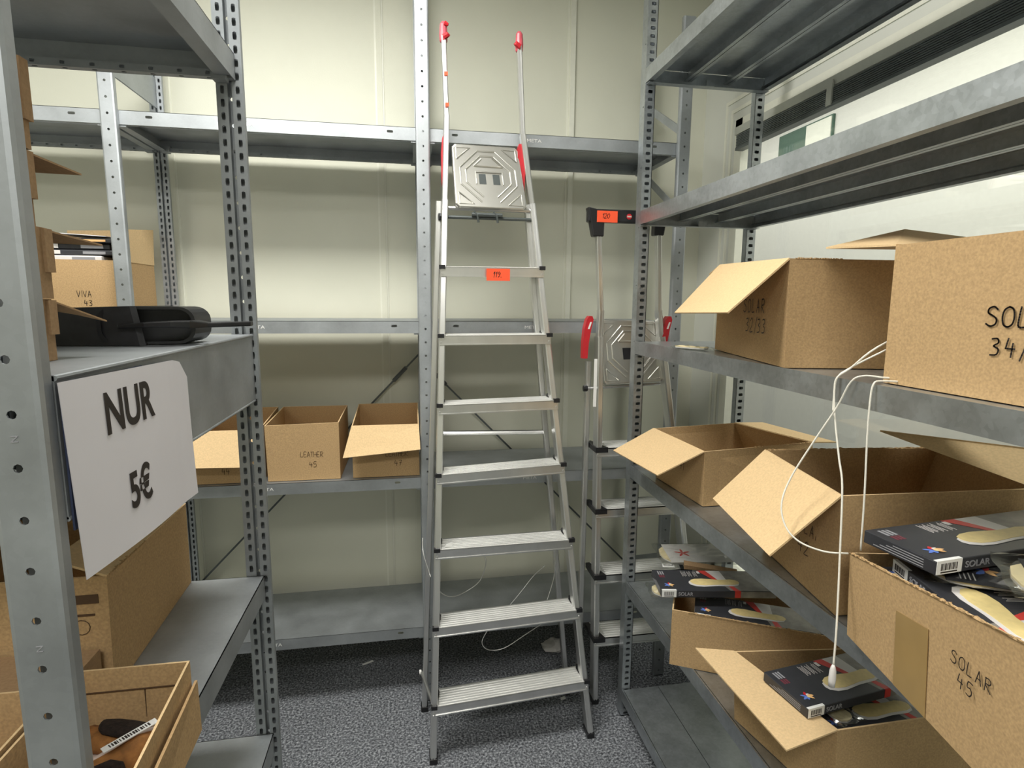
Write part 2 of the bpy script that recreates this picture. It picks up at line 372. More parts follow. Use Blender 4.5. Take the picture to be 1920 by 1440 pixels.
def clip_shelf(root, x0, x1, y0, y1, z, lip=.045, side=None, stamp=True, fx=True):
    """pressed shelf: top sheet, downturned lips, return flanges, stiffening rib below"""
    mb = MB(); mt = 'galv'; t_ = .0015
    mb.box(x0, x1, y0, y1, z - t_, z, mt)
    L = x1 - x0
    mb.plate((x0, y0, z - lip), (1, 0, 0), (0, 0, 1), (0, -1, 0), L, lip, t_, [(.11, lip * .6, .011, .0045), (L - .11, lip * .6, .011, .0045)], mt, .03)
    mb.box(x0, x1, y1 - t_, y1, z - lip, z, mt)
    n = int(L / .05); hl = [(.025 + .05 * k, .008, .0045, .003) for k in range(n)]
    mb.plate((x0, y0, z - lip), (1, 0, 0), (0, 1, 0), (0, 0, -1), L, .016, t_, hl, mt, .02)
    mb.plate((x0, y1 - .016, z - lip), (1, 0, 0), (0, 1, 0), (0, 0, -1), L, .016, t_, hl, mt, .02)
    mb.plate((x0, y1 - .016, z - lip), (1, 0, 0), (0, 0, 1), (0, -1, 0), L, .014, t_, [(.025 + .05 * k, .007, .0045, .0032) for k in range(n)], mt, .02); mb.box(x0, x1, y0 + .016, y0 + .0175, z - lip, z - lip + .012, mt)
    for xx in (x0, x1 - t_): mb.box(xx, xx + t_, y0, y1, z - lip, z, mt)
    mb.box(x1 - .03, x1 - t_, y0 + .03, y1 - .03, z - lip, z - lip + t_, mt); mb.box(x0 + t_, x0 + .03, y0 + .03, y1 - .03, z - lip, z - lip + t_, mt)
    ym = (y0 + y1) / 2
    mb.hexa([(x0 + .03, ym - .03, z - .012), (x1 - .03, ym - .03, z - .012), (x1 - .03, ym + .03, z - .012), (x0 + .03, ym + .03, z - .012)],
            [(x0 + .03, ym - .045, z - t_), (x1 - .03, ym - .045, z - t_), (x1 - .03, ym + .045, z - t_), (x0 + .03, ym + .045, z - t_)], mt)
    o = mb.build('shelf', root)
    for xx in (x0 + .012, x1 - .037):
        for yy in (y0 + .004, y1 - .026):
            w = MB(); w.hexa([(xx, yy, z - lip - .006), (xx + .025, yy, z - lip - .006), (xx + .025, yy + .022, z - lip - .006), (xx, yy + .022, z - lip - .006)],
                   [(xx - .004, yy, z - lip + .02), (xx + .029, yy, z - lip + .02), (xx + .029, yy + .022, z - lip + .02), (xx - .004, yy + .022, z - lip + .02)], 'galv'); w.build('shelf_clip', o)
    if side:
        w = MB(); w.box(x1 + .0005, x1 + .003, y0, y1, z - side, z, mt); w.tube([(x1 + .003, y0, z - .002), (x1 + .003, y1, z - .002)], .003, mt); w.tube([(x1 + .002, y0, z - side), (x1 + .002, y1, z - side)], .0025, mt); w.build('end_panel', o)
    if stamp:
        text_part('stamp', 'META', (x0 + L * .12 if side else x0 + L * .38, y0 - .0004, z - lip * .62), (1, 0, 0), (0, 0, 1), .012, 'label', o, 1.3, 0, .0002)
    return o

PX = (-1.978, -.965, .048, 1.044)
back = thing('shelving_rack', 'long galvanized shelving rack along the back wall, behind both ladders', 'shelf rack', (-.2, 2.33, 0))
ZT = 2.95
for x, zt in zip(PX, (2.95, 2.95, 2.95, 2.69)):
    upright(back, x, 2.15, zt, -1); upright(back, x, 2.559, 2.65 if x > 1 else zt, 1)
for z in (2.242, 1.553, .948, .318):
    for a, b_ in zip(PX[:-1], PX[1:]): clip_shelf(back, a + .005, b_ - .005, 2.1705, 2.539, z)
# side plates, struts and cross braces of the back rack
for x in PX[1:3]:
    mb = MB(); mb.box(x - .003, x + .003, 2.169, 2.541, 2.36, 2.47, 'galv'); mb.build('side_plate', back)
for z0_, z1_ in ((2.28, 2.49), (1.98, 2.2), (.82, .6), (.55, .36)):
    mb = MB(); mb.beam((1.044, 2.169, z0_), (1.044, 2.541, z1_), .004, .03, 'galv'); mb.build('side_strut', back)
for a, b_ in (((-.955, 2.585, .37), (.04, 2.585, 1.405)), ((.06, 2.585, 1.34), (1.03, 2.585, .34))):
    mb = MB(); mb.beam(a, b_, .004, .008, 'slat', (0, 1, 0))
    a, b_ = V(a), V(b_); c = a.lerp(b_, .9 if b_.z > a.z else .06); d = (b_ - a).normalized()
    mb.tube([c - d * .045, c - d * .04, c + d * .04, c + d * .045], [.004, .009, .009, .004], 'slat'); mb.build('cross_brace', back)

# left rack
left = thing('shelving_rack', 'galvanized shelving rack at the left with the price sign on its end', 'shelf rack', (-.84, .92, 0))
upright(left, -.357, .572, 2.95, -1); upright(left, -.347, 1.287, 2.95, 1); upright(left, -1.36, .572, 2.95, -1); upright(left, -1.36, 1.287, 2.95, 1)
for z in (2.104, 1.557, 1.02, .63, .17):
    clip_shelf(left, -1.355, -.3345, .5925, 1.268, z, .05, side=.14 if z == 1.557 else None, stamp=False)
for z, s_ in ((1.478, 'N'), (1.272, 'N')): text_part('stamp', s_, (-.354, .5717, z + .021), (0, 0, 1), (-1, 0, 0), .006, 'packt', left, 1.1)

# right rack with slotted angle uprights and ribbed shelves
right = thing('shelving_rack', 'galvanized shelving rack at the right, loaded with cartons and insole packs', 'shelf rack', (1.0, .9, 0))
def angle_upright(xc0, sx, y0, sy, z1):
    """corner at (xc0, y0); one leg along x (slotted), one along y (plain with small holes)"""
    mb = MB(); n = int(z1 / .025); wx, wy = .036, .042
    xa = xc0 if sx > 0 else xc0 - wx; ya = y0 if sy > 0 else y0 - wy
    mb.plate((xa, y0, 0), (0, 0, 1), (1, 0, 0), (0, -sy, 0), z1, wx, .002, [(.0125 + .025 * k, .019, .0055, .0085) for k in range(n)], 'galvr', .0122)
    mb.plate((xc0, ya, 0), (0, 0, 1), (0, 1, 0), (-sx, 0, 0), z1, wy, .002, [(.09 + .2 * k, .012, .003, .003) for k in range(int(z1 / .2) - 1)], 'galvr', .01)
    xe = xc0 + sx * wx; mb.box(min(xe, xe - sx * .002), max(xe, xe - sx * .002), min(y0, y0 + sy * .01), max(y0, y0 + sy * .01), 0, z1, 'galvr')
    yb_ = y0 + sy * .022; mb.box(xa + .003, xa + wx - .001, min(yb_, yb_ + .002), max(yb_, yb_ + .002), 0, z1, 'galvr')
    mb.box(min(xe, xe - sx * .002), max(xe, xe - sx * .002), min(y0 + sy * .010, y0 + sy * .024), max(y0 + sy * .010, y0 + sy * .024), 0, z1, 'galvr')
    mb.box(xa, xa + wx, ya, ya + wy, 0, .004, 'galvr'); return mb.build('upright', right)
RX0, RX1, RY0, RY1 = .79, 1.235, -.14, 1.94
angle_upright(RX0, 1, RY1, 1, 2.9); angle_upright(RX1, -1, RY1, 1, 2.9); angle_upright(RX0, 1, RY0, -1, 2.9); angle_upright(RX1, -1, RY0, -1, 2.9)
def rib_shelf(z):
    mb = MB(); mt = 'galvr'; x0, x1, y0, y1 = RX0 + .0, RX1, RY0 + .001, RY1 - .001; t_ = .0015; h = .045
    # front and rear beams
    for xa, s_ in ((x0, 1), (x1, -1)):
        mb.box(min(xa, xa + s_ * t_), max(xa, xa + s_ * t_), y0, y1, z - h, z, mt)
        mb.tube([(xa + s_ * .0025, y0, z - .0025), (xa + s_ * .0025, y1, z - .0025)], .0026, mt, 6)
        mb.box(min(xa, xa + s_ * .02), max(xa, xa + s_ * .02), y0, y1, z - h - t_, z - h, mt)
    # three deck panels with downturned edges and centre swages
    n = 3; wd_ = (x1 - x0 - .012) / n
    for k in range(n):
        a = x0 + .006 + k * wd_ + .0012; b_ = x0 + .006 + (k + 1) * wd_ - .0012
        mb.box(a, b_, y0 + .003, y1 - .003, z - .003, z - .0015, mt)
        for xa, s_ in ((a, 1), (b_, -1)):
            mb.box(min(xa, xa + s_ * t_), max(xa, xa + s_ * t_), y0 + .003, y1 - .003, z - .032, z - .003, mt)
            mb.box(min(xa, xa + s_ * .012), max(xa, xa + s_ * .012), y0 + .003, y1 - .003, z - .0335, z - .032, mt)
    o = mb.build('shelf', right)
    for ya, s_ in ((y1, -1), (y0, 1)):
        w = MB(); w.box(x0 + .002, x1 - .002, min(ya, ya + s_ * t_), max(ya, ya + s_ * t_), z - .05, z - .004, mt)
        w.box(x0 + .002, x1 - .002, min(ya, ya + s_ * .025), max(ya, ya + s_ * .025), z - .0515, z - .05, mt); w.build('end_beam', o)
        w = MB(); yb_ = ya + s_ * .027; w.box(x0 + .205, x0 + .235, min(yb_, yb_ + s_ * .003), max(yb_, yb_ + s_ * .003), z - .052, z - .034, mt); w.build('joint_clip', o)
    return o
for z in (2.41, 1.946, 1.492, 1.03, .57, .118): rib_shelf(z)

# ---------------------------------------------------------------- ladders
def rail(mb, p0, p1, w=.022, d=.052, mt='alu'):
    mb.beam(p0, p1, w, d, mt, (1, 0, 0), .003)
    p0, p1 = V(p0), V(p1)
    for dx in (-.006, .004): mb.beam(p0 + V((dx, -d / 2 - .0008, 0)), p1 + V((dx, -d / 2 - .0008, 0)), .003, .0016, mt)
def tread(root, l, r, z0, z1, y0, y1, dep=.095, caps='small'):
    """front-left top corner (l, y0, z0), front-right top corner (r, y1, z1)"""
    A, B = V((l, y0, z0)), V((r, y1, z1)); bk = V((0, dep, 0)); dn = V((0, 0, -.032)); mb = MB(); e = V((0, 0, .003))
    mb.hexa([A - e, B - e, B - e + bk, A - e + bk], [A, B, B + bk, A + bk], 'tread')
    mb.hexa([A + dn, B + dn, B + dn + V((0, .003, 0)), A + dn + V((0, .003, 0))], [A, B, B + V((0, .003, 0)), A + V((0, .003, 0))], 'alu')
    mb.hexa([A + bk + dn * .6, B + bk + dn * .6, B + bk + dn * .6 + V((0, .003, 0)), A + bk + dn * .6 + V((0, .003, 0))], [A + bk, B + bk, B + bk + V((0, .003, 0)), A + bk + V((0, .003, 0))], 'alu')
    mb.beam(A + dn - V((0, .001, 0)), B + dn - V((0, .001, 0)), .004, .004, 'alu', (0, 0, 1))
    ix = V((.022, 0, 0)) if caps == 'small' else V((.05, 0, 0))
    for k in range(7):
        o = V((0, dep * (k + .7) / 7.4, .0012)); mb.beam(A + o + ix, B + o - ix, .0035, .0024, 'tread', (0, 1, 0))
    t_ = mb.build('tread', root)
    for c, s_ in ((A, 1), (B, -1)):
        for q in (.008, .024): mb = MB(); mb.tube([c + V((s_ * .006, -.0, -q)), c + V((s_ * .006, -.003, -q))], .0035, 'wire'); mb.build('rivet', t_)
    for c, s_ in ((A, 1), (B, -1)):
        m2 = MB()
        if caps == 'small':
            m2.box(min(c.x - s_ * .006, c.x + s_ * .016), max(c.x - s_ * .006, c.x + s_ * .016), c.y - .004, c.y + .012, c.z - .008, c.z + .006, 'black')
            m2.tube([c + V((s_ * .008, .01, .004)), c + V((s_ * .02, .05, .005)), c + V((s_ * .022, .075, .006)), c + V((s_ * .018, dep - .004, .007))], .0055, 'black')
        else:
            a, b_, d_ = c + V((-s_ * .004, -.004, .003)), c + V((s_ * .045, -.004, .003)), c + V((s_ * .012, dep, .003))
            f = c + V((-s_ * .004, dep, .003)); z = V((0, 0, -.02))
            q = [a, b_, d_, f] if s_ > 0 else [b_, a, f, d_]
            m2.hexa([p + z for p in q], q, 'black')
        m2.build('tread_cap', t_)
    return t_
def platform(root, c, hook):
    """c: four corners bl, br, tr, tl of the folded-up platform"""
    c = [V(p) for p in c]; n = (c[1] - c[0]).cross(c[3] - c[0]).normalized(); n = n if n.y < 0 else -n; b_ = n * -.022
    P = lambda u, v, k=0: (c[0].lerp(c[1], u)).lerp(c[3].lerp(c[2], u), v) + n * k
    mb = MB(); r = .05
    out = [(r, 0), (1 - r, 0), (1, r), (1, 1 - r), (1 - r, 1), (r, 1), (0, 1 - r), (0, r)]
    mb.sweep([[P(u, v) + b_ for u, v in out], [P(u, v) for u, v in out], [P(.5 + (u - .5) * .97, .5 + (v - .5) * .97, .003) for u, v in out]], 'plate')
    pl = bevel(mb.build('platform', root), .002)
    mb = MB(); f = .003
    def ln(pts, rr=.0032, close=False):
        mb.tube([P(u, v, f) for u, v in pts], rr, 'plate', 6)
    def octa(a, k): return [(.5 - a, .5 - k), (.5 - k, .5 - a), (.5 + k, .5 - a), (.5 + a, .5 - k), (.5 + a, .5 + k), (.5 + k, .5 + a), (.5 - k, .5 + a), (.5 - a, .5 + k)]
    for a, k in ((.40, .13), (.32, .10)):
        o8 = octa(a, k); ln(o8[7:] + o8[:2]); ln(o8[3:7]) ; ln(o8[2:5]) ; ln(o8[5:8])
    for sx, sy in ((-1, -1), (1, -1), (-1, 1), (1, 1)):
        ln([(.5 + sx * .44, .5 + sy * .26), (.5 + sx * .44, .5 + sy * .44), (.5 + sx * .24, .5 + sy * .44), (.5 + sx * .44, .5 + sy * .26)])
    ln([(.5 - .2, .72 - .06), (.42, .78)]); ln([(.5 + .22, .66), (.58, .80)]); ln([(.3, .66), (.72, .66)])
    mb.build('embossed_rib', pl)
    mb = MB()
    if hook == 'open':
        for u in (.36, .56): mb.hexa([P(u, .38, .0035), P(u + .1, .38, .0035), P(u + .1, .38, .0015), P(u, .38, .0015)], [P(u, .54, .0035), P(u + .1, .54, .0035), P(u + .1, .54, .0015), P(u, .54, .0015)], 'slat')
        mb.tube([P(.32, .38, .005), P(.32, .57, .005), P(.70, .57, .005), P(.70, .38, .005)], .003, 'plate')
    else:
        mb.hexa([P(.36, .38, .004), P(.54, .38, .004), P(.54, .38, .0015), P(.36, .38, .0015)], [P(.36, .56, .004), P(.54, .56, .004), P(.54, .56, .0015), P(.36, .56, .0015)], 'black')
    mb.build('latch', pl)
    return pl

lad = thing('step_ladder', 'tall aluminium step ladder with seven treads and tag 119, leaning on the back rack', 'ladder', (.33, 1.95, 0))
yl = lambda z: 1.816 + .13 * z
yr = lambda z: 1.844 + .125 * z
xl = lambda z: .052 + .0345 * z
xr = lambda z: .637 - .1 * z
# front rails
mb = MB(); o = V((0, .03, 0))
rail(mb, V((xl(0) - .004, yl(0), .02)) + o, V((xl(1.98), yl(1.98), 1.98)) + o); rail(mb, V((xl(1.98), yl(1.98), 1.98)) + o, V((.130, 2.112, 2.27)), .02, .034); rail(mb, (.130, 2.112, 2.26), (.121, 2.10, 2.52), .017, .026); mb.build('front_rail', lad)
mb = MB(); rail(mb, V((xr(0), yr(0), .02)) + o, V((xr(1.98), yr(1.98), 1.98)) + o); rail(mb, V((xr(1.98), yr(1.98), 1.98)) + o, V((.402, 2.112, 2.22)), .02, .034); rail(mb, (.402, 2.112, 2.21), (.384, 2.10, 2.51), .017, .026); mb.build('front_rail', lad)
# rear rails
for a, b_ in (((.022, 2.105, .015), (.10, 2.118, 1.98)), ((.615, 2.112, .015), (.422, 2.122, 1.98))):
    mb = MB(); rail(mb, a, b_, .02, .03); mb.build('rear_rail', lad)
for x, y, d in ((xl(0) - .004, yl(0) + .03, .056), (xr(0), yr(0) + .03, .056), (.0225, 2.105, .034), (.615, 2.112, .034)):
    bevel(MB().box(x - .014, x + .014, y - d / 2 - .002, y + d / 2 + .002, 0, .022, 'black').build('rubber_foot', lad), .003)
mb = MB(); mb.tube([(.10, 2.112, 1.135), (.505, 2.118, 1.125)], .009, 'alu'); mb.build('crossbar', lad)
mb = MB(); mb.tube([(.012, 2.105, .165), (.06, 1.86, .175)], .006, 'wire'); mb.tube([(.004, 2.105, .165), (.012, 2.105, .165)], .009, 'label'); mb.build('hinge_bolt', lad)
ZL_ = (.207, .485, .76, 1.022, 1.266, 1.509, 1.748); ZR_ = (.222, .492, .755, 1.036, 1.271, 1.510, 1.751)
for za, zb in zip(ZL_, ZR_): tread(lad, xl(za) - .011, xr(zb) + .013, za, zb, yl(za) - .004, yr(zb) - .004)
platform(lad, [(.157, 2.078, 1.957), (.418, 2.09, 1.957), (.385, 2.118, 2.178), (.145, 2.106, 2.178)], 'open')
mb = MB(); mb.tube([(.125, 2.10, 1.957), (.445, 2.105, 1.957)], .0075, 'alu'); mb.build('platform_axle', lad)
mb = MB(); mb.tube([(.105, 2.092, 1.925), (.438, 2.098, 1.925)], .006, 'slat'); mb.tube([(.215, 2.085, 1.935), (.325, 2.085, 1.935)], .0075, 'slat')
for x in (.235, .305): mb.tube([(x - .012, 2.083, 1.945), (x, 2.08, 1.932), (x + .004, 2.083, 1.908)], .004, 'slat')
mb.tube([(.098, 2.09, 1.925), (.108, 2.092, 1.925)], .012, 'black'); mb.build('locking_rod', lad)
# red fittings
for x, y, za, zb, s_ in ((.123, 2.118, 2.015, 2.205, -.6), (.392, 2.124, 2.0, 2.19, 1)):
    mb = MB(); mb.sweep([[(x - s_ * (w * .3), y - .014, z), (x + s_ * w * .7, y - .014, z), (x + s_ * w * .7, y + .014, z), (x - s_ * w * .3, y + .014, z)] if s_ > 0 else
        [(x - w * .45, y - .014, z), (x + w * .3, y - .014, z), (x + w * .3, y + .014, z), (x - w * .45, y + .014, z)] for z, w in ((za, .02), (za + .03, .026), (zb - .06, .03), (zb - .01, .02), (zb, .010))], 'red'); mb.build('hinge_cover', lad)
for x, z, s_ in ((.121, 2.515, 1), (.384, 2.505, -1)):
    mb = MB(); mb.tube([(x, 2.10, z - .012), (x, 2.10, z - .008), (x, 2.10, z + .012), (x, 2.10, z + .045), (x, 2.101, z + .053)], [.011, .0135, .0145, .012, .007], 'redp', 10)
    mb.tube([(x, 2.088, z + .0), (x + s_ * .014, 2.085, z + .008), (x + s_ * .02, 2.085, z + .004)], [.010, .009, .004], 'red')
    if s_ > 0: mb.tube([(x + .004, 2.09, z + .045), (x + .016, 2.088, z + .04)], [.009, .005], 'red')
    mb.build('handle_tip', lad)
mb = MB()
for z, h in ((2.40, .006), (2.30, .006)): mb.box(.122 + (2.4 - z) * .03, .134 + (2.4 - z) * .03, 2.0865, 2.088, z - h, z + h, 'orange')
mb.build('sticker', lad)
tg = MB().box(.262, .346, 2.0335, 2.035, 1.702, 1.744, 'orange').build('price_tag', lad); tag(tg, 'fluorescent orange tag with handwritten 119')
hand_part('handwriting', '119.', (.285, 2.0333, 1.714), (1, 0, .02), (0, 0, 1), .019, tg, 'ink', .09, .62, .15)
# cable ties left from packing
def wire(root, pts, r=.0017, name='wire'):
    q = []; pts = [V(p) for p in pts]
    for k in range(len(pts) - 1):
        p0, p1, p2, p3 = pts[max(k - 1, 0)], pts[k], pts[k + 1], pts[min(k + 2, len(pts) - 1)]
        for j in range(5):
            t_ = j / 5; q.append(.5 * ((2 * p1) + (p2 - p0) * t_ + (2 * p0 - 5 * p1 + 4 * p2 - p3) * t_ ** 2 + (3 * p1 - p0 - 3 * p2 + p3) * t_ ** 3))
    q.append(pts[-1]); mb = MB(); mb.tube(q, r, 'cord' if name != 'wire' else 'wire', 7); return mb.build(name, root, True)
wire(lad, [(.066, 1.95, .60), (.106, 1.99, .544), (.146, 2.01, .529), (.197, 2.03, .54), (.238, 2.03, .574), (.261, 2.03, .64), (.25, 2.02, .687), (.235, 2.01, .72)])
wire(lad, [(.248, 2.02, .69), (.262, 2.02, .678), (.285, 2.02, .678)])
wire(lad, [(.34, 2.01, .46), (.4, 2.04, .508), (.453, 2.06, .559), (.50, 2.06, .60)])
wire(lad, [(.55, 2.09, .69), (.539, 2.06, .586), (.533, 2.06, .53), (.50, 2.03, .46)])
wire(lad, [(.025, 2.09, .735), (.026, 2.05, .69), (.05, 1.95, .642)])
wire(lad, [(.27, 1.97, .42), (.241, 1.99, .346), (.266, 2.0, .303), (.328, 2.0, .303), (.411, 2.0, .351), (.5, 1.98, .42)])
mb = MB(); mb.hexa([(.10, 1.925, .7635), (.128, 1.93, .7635), (.125, 1.95, .7635), (.105, 1.945, .7635)], [(.104, 1.927, .772), (.13, 1.932, .776), (.122, 1.947, .770), (.108, 1.942, .768)], 'label')
tag(mb.build('paper_scrap'), 'scrap of white paper on the third lowest tread of the tall ladder', 'paper scrap')

# second ladder
l2 = thing('step_ladder', 'shorter aluminium platform ladder with black top bar and tag 120, behind the right rack', 'ladder', (.9, 2.06, 0))
XL = lambda z: .712 - .012 * z
XR = lambda z: 1.175 - .157 * z
YF = lambda z: 2.012 + .02 * z
mb = MB(); rail(mb, (XL(0), 2.045, .02), (XL(1.5), 2.06, 1.5), .022, .05); rail(mb, (XL(1.5), 2.06, 1.49), (.695, 2.055, 1.60), .020, .035); rail(mb, (.695, 2.055, 1.59), (.672, 2.045, 1.90), .018, .028); mb.build('front_rail', l2)
mb = MB(); rail(mb, (XR(0), 2.045, .02), (XR(1.5), 2.06, 1.5), .022, .05); rail(mb, (XR(1.5), 2.06, 1.49), (.925, 2.055, 1.60), .020, .035); rail(mb, (.925, 2.055, 1.59), (.905, 2.045, 1.90), .018, .028); mb.build('front_rail', l2)
for a, b_ in (((.668, 2.125, .02), (.675, 2.125, 1.40)), ((1.19, 2.125, .02), (.985, 2.125, 1.40))):
    mb = MB(); rail(mb, a, b_, .02, .028); mb.build('rear_rail', l2)
for x, y, d in ((XL(0), 2.045, .054), (XR(0), 2.045, .054), (.668, 2.125, .032), (1.19, 2.125, .032)):
    bevel(MB().box(x - .014, x + .014, y - d / 2, y + d / 2, 0, .022, 'black').build('rubber_foot', l2), .003)
for z in (.295, .56, .83, 1.075): tread(l2, XL(z) - .012, XR(z) + .012, z, z, YF(z) - .004, YF(z) - .004, .114, 'corner')
platform(l2, [(.718, 2.06, 1.315), (.962, 2.06, 1.325), (.935, 2.095, 1.56), (.70, 2.095, 1.565)], 'shut')
mb = MB(); mb.tube([(.655, 2.085, 1.30), (1.0, 2.085, 1.315)], .006, 'alu'); mb.tube([(.645, 2.085, 1.30), (.66, 2.085, 1.30)], .012, 'black'); mb.build('platform_axle', l2)
for s_, x in ((1, .643), (1, .955)):
    mb = MB(); y = 2.04
    rg = [[(x + dx - w / 2, y, z), (x + dx + w / 2, y, z), (x + dx + w / 2, y + .03, z), (x + dx - w / 2, y + .03, z)] for z, w, dx in ((1.42, .018, -.008), (1.48, .022, -.006), (1.53, .026, 0), (1.565, .026, .008), (1.578, .012, .010))]
    mb.sweep(rg, 'red'); h = mb.build('hinge_cover', l2)
    MB().hexa([(x - .001, y - .001, 1.53), (x + .006, y - .001, 1.53), (x + .006, y, 1.53), (x - .001, y, 1.53)], [(x + .008, y - .001, 1.556), (x + .014, y - .001, 1.556), (x + .014, y, 1.556), (x + .008, y, 1.556)], 'label').build('arrow_mark', h)
MB().box(.664, .676, 2.018, 2.0195, 1.24, 1.42, 'label').build('instruction_sticker', l2)
mb = MB(); mb.box(.630, .925, 2.03, 2.06, 1.916, 1.962, 'black')
mb.hexa([(.650, 2.028, 1.865), (.690, 2.028, 1.865), (.690, 2.062, 1.865), (.650, 2.062, 1.865)], [(.628, 2.026, 1.968), (.692, 2.026, 1.955), (.692, 2.064, 1.955), (.628, 2.064, 1.968)], 'black')
mb.hexa([(.884, 2.028, 1.875), (.922, 2.028, 1.875), (.922, 2.062, 1.875), (.884, 2.062, 1.875)], [(.884, 2.026, 1.958), (.934, 2.026, 1.962), (.934, 2.064, 1.962), (.884, 2.064, 1.958)], 'black')
tb = bevel(mb.build('top_bar', l2), .004)
t2 = MB().box(.661, .738, 2.0245, 2.0295, 1.915, 1.955, 'orange').build('price_tag', l2); tag(t2, 'fluorescent orange tag with handwritten 120')
hand_part('handwriting', '120', (.680, 2.0243, 1.929), (1, 0, 0), (0, 0, 1), .017, t2, 'ink', .09, .62, .2)
mb = MB(); mb.sweep([[(.784 + .010 * math.cos(a * math.pi / 8), y, 1.938 + .010 * math.sin(a * math.pi / 8)) for a in range(16)] for y in (2.0295, 2.0285)], 'red'); bd = mb.build('badge', l2)
MB().box(.776, .792, 2.0275, 2.0285, 1.9355, 1.9405, 'pink').build('badge_band', bd)

# ---------------------------------------------------------------- cartons on the back rack
def bx(x0, x1, y0, y1, z0, z1, dz=0): return [(x0, y0, z0), (x1, y0, z0), (x1, y1, z0), (x0, y1, z0)], [(x0, y0, z1), (x1, y0, z1), (x1, y1, z1 + dz), (x0, y1, z1 + dz)]
b_, t_ = bx(-1.30, -1.003, 2.192, 2.50, 1.554, 1.758); 
c = carton('cardboard_box', 'tall open cardboard box marked VIVA 43, filled with packs', b_, t_, [(1, (-1.003, 2.195, 1.862), (-.998, 2.50, 1.895)), (2, (-.998, 2.505, 1.895), (-1.30, 2.505, 1.885))])
# the cut-down front of that box: side wall rises behind the low front
hand_part('handwriting', 'VIVA', (-1.128, 2.1915, 1.633), (1, 0, 0), (0, 0, 1), .021, c, 'ink', .07, .66)
hand_part('handwriting', '43', (-1.107, 2.1915, 1.603), (1, 0, 0), (0, 0, 1), .020, c, 'ink', .08, .7)
for k, (x0, x1, y, z0, dz, mk, lab) in enumerate(((-1.285, -1.05, 2.21, 1.745, .028, 'packw', 'flat white pack in the box marked VIVA 43, lowest of the pile'), (-1.27, -1.02, 2.22, 1.775, .018, 'pack', 'dark pack lying above the white one in the box marked VIVA 43'),
        (-1.28, -1.03, 2.23, 1.795, .02, 'blackm', 'black pack with a white band in the box marked VIVA 43'), (-1.20, -1.015, 2.215, 1.817, .016, 'pack', 'dark pack with coppery edge on top of the box marked VIVA 43'))):
    p = thing('insole_pack', lab, 'pack', (x0, y, z0), 'packs in the box marked VIVA 43')
    mb = MB(); mb.box(x0, x1, y, y + .2, z0, z0 + dz, mk); bevel(mb.build('body', p), .004)
    mb = MB(); mb.box(x0 + .03, x0 + .09, y - .002, y + .0005, z0 + .003, z0 + dz - .003, 'packw' if k else 'pack'); mb.build('print', p); mb = MB(); mb.box(x1 - .09, x1 - .02, y - .002, y + .0005, z0 + .004, z0 + dz - .005, 'orp' if k == 3 else 'packt'); mb.build('print', p)
sh = MB(); sh.hexa([(-1.29, 2.20, 1.850), (-1.03, 2.21, 1.838), (-1.03, 2.42, 1.842), (-1.29, 2.42, 1.856)], [(-1.29, 2.20, 1.852), (-1.03, 2.21, 1.840), (-1.03, 2.42, 1.844), (-1.29, 2.42, 1.858)], 'white')
tag(sh.build('paper_sheet'), 'sheet of white paper on top of the packs in the VIVA box', 'paper')

b_, t_ = bx(-.86, -.565, 2.192, 2.50, .950, 1.150, .03)
c = carton('cardboard_box', 'open cardboard box with a wide lit flap, left of the one marked LEATHER 45', b_, t_, [(0, (-.845, 2.115, 1.035), (-.612, 2.115, 1.030))])
hand_part('handwriting', '44', (-.705, 2.1915, .985), (1, 0, 0), (0, 0, 1), .022, c, 'ink2', .08, .7)
b_, t_ = bx(-.545, -.282, 2.192, 2.50, .950, 1.170, .01); t_[0] = (-.548, 2.19, 1.165)
c = carton('cardboard_box', 'open cardboard box marked LEATHER 45 without flaps on the third shelf', b_, t_)
hand_part('handwriting', 'LEATHER', (-.425, 2.1915, 1.041), (1, 0, -.03), (0, 0, 1), .020, c, 'ink2', .07, .6)
hand_part('handwriting', '45', (-.394, 2.1915, 1.000), (1, 0, 0), (0, 0, 1), .021, c, 'ink2', .08, .72)
b_, t_ = bx(-.235, .018, 2.192, 2.50, .950, 1.155, .03)
c = carton('cardboard_box', 'open cardboard box marked 47 with a wide lit flap, right of LEATHER 45', b_, t_, [(0, (-.262, 2.118, 1.050), (.022, 2.118, 1.072))])
hand_part('handwriting', '47', (-.077, 2.1915, .992), (1, 0, 0), (0, 0, 1), .022, c, 'ink2', .08, .75)
hand_part('handwriting', 'LEATHER', (-.11, 2.1915, 1.030), (1, 0, 0), (0, 0, 1), .020, c, 'ink2', .07, .6)

# ---------------------------------------------------------------- cartons on the left rack
for k, (z0, z1, dx, lab) in enumerate(((1.5575, 1.628, 0, 'shut brown shoe box, lowest of the tall stack beside the near post'), (1.6285, 1.708, .003, 'shut brown shoe box, second from the bottom of the tall stack by the near post'),
        (1.7085, 1.790, -.002, 'shut brown shoe box, second from the top of the tall stack by the near post'), (1.7905, 1.885, .002, 'shut brown shoe box, topmost of the tall stack by the near post'))):
    x1 = -.412 + dx; y1 = .748 - (.01 if k > 1 else 0)
    b_, t_ = bx(x1 - .24, x1, .612, y1, z0, z1); fl = []
    c = carton('shoe_box', lab, b_, t_, [], mt='card2', closed=True, group=None)
    MB().box(x1 - .242, x1 + .0035, y1 - .012, y1 + .003, z0 + .03, z1 - .001, 'card2').build('lid', c)
    if k in (0, 1, 2):
        q = [(x1 - .06, y1 + .002, z1 - .004), (x1 + .002, y1 + .002, z1 - .004), (x1 + (.03 if k != 2 else .024), y1 + .055, z1 - (.028 if k == 0 else .014)), (x1 - .05, y1 + .07, z1 - .01)]
        e = V((0, 0, .002)); MB().hexa(q, [V(p) + e for p in q], 'card2').build('flap', c)
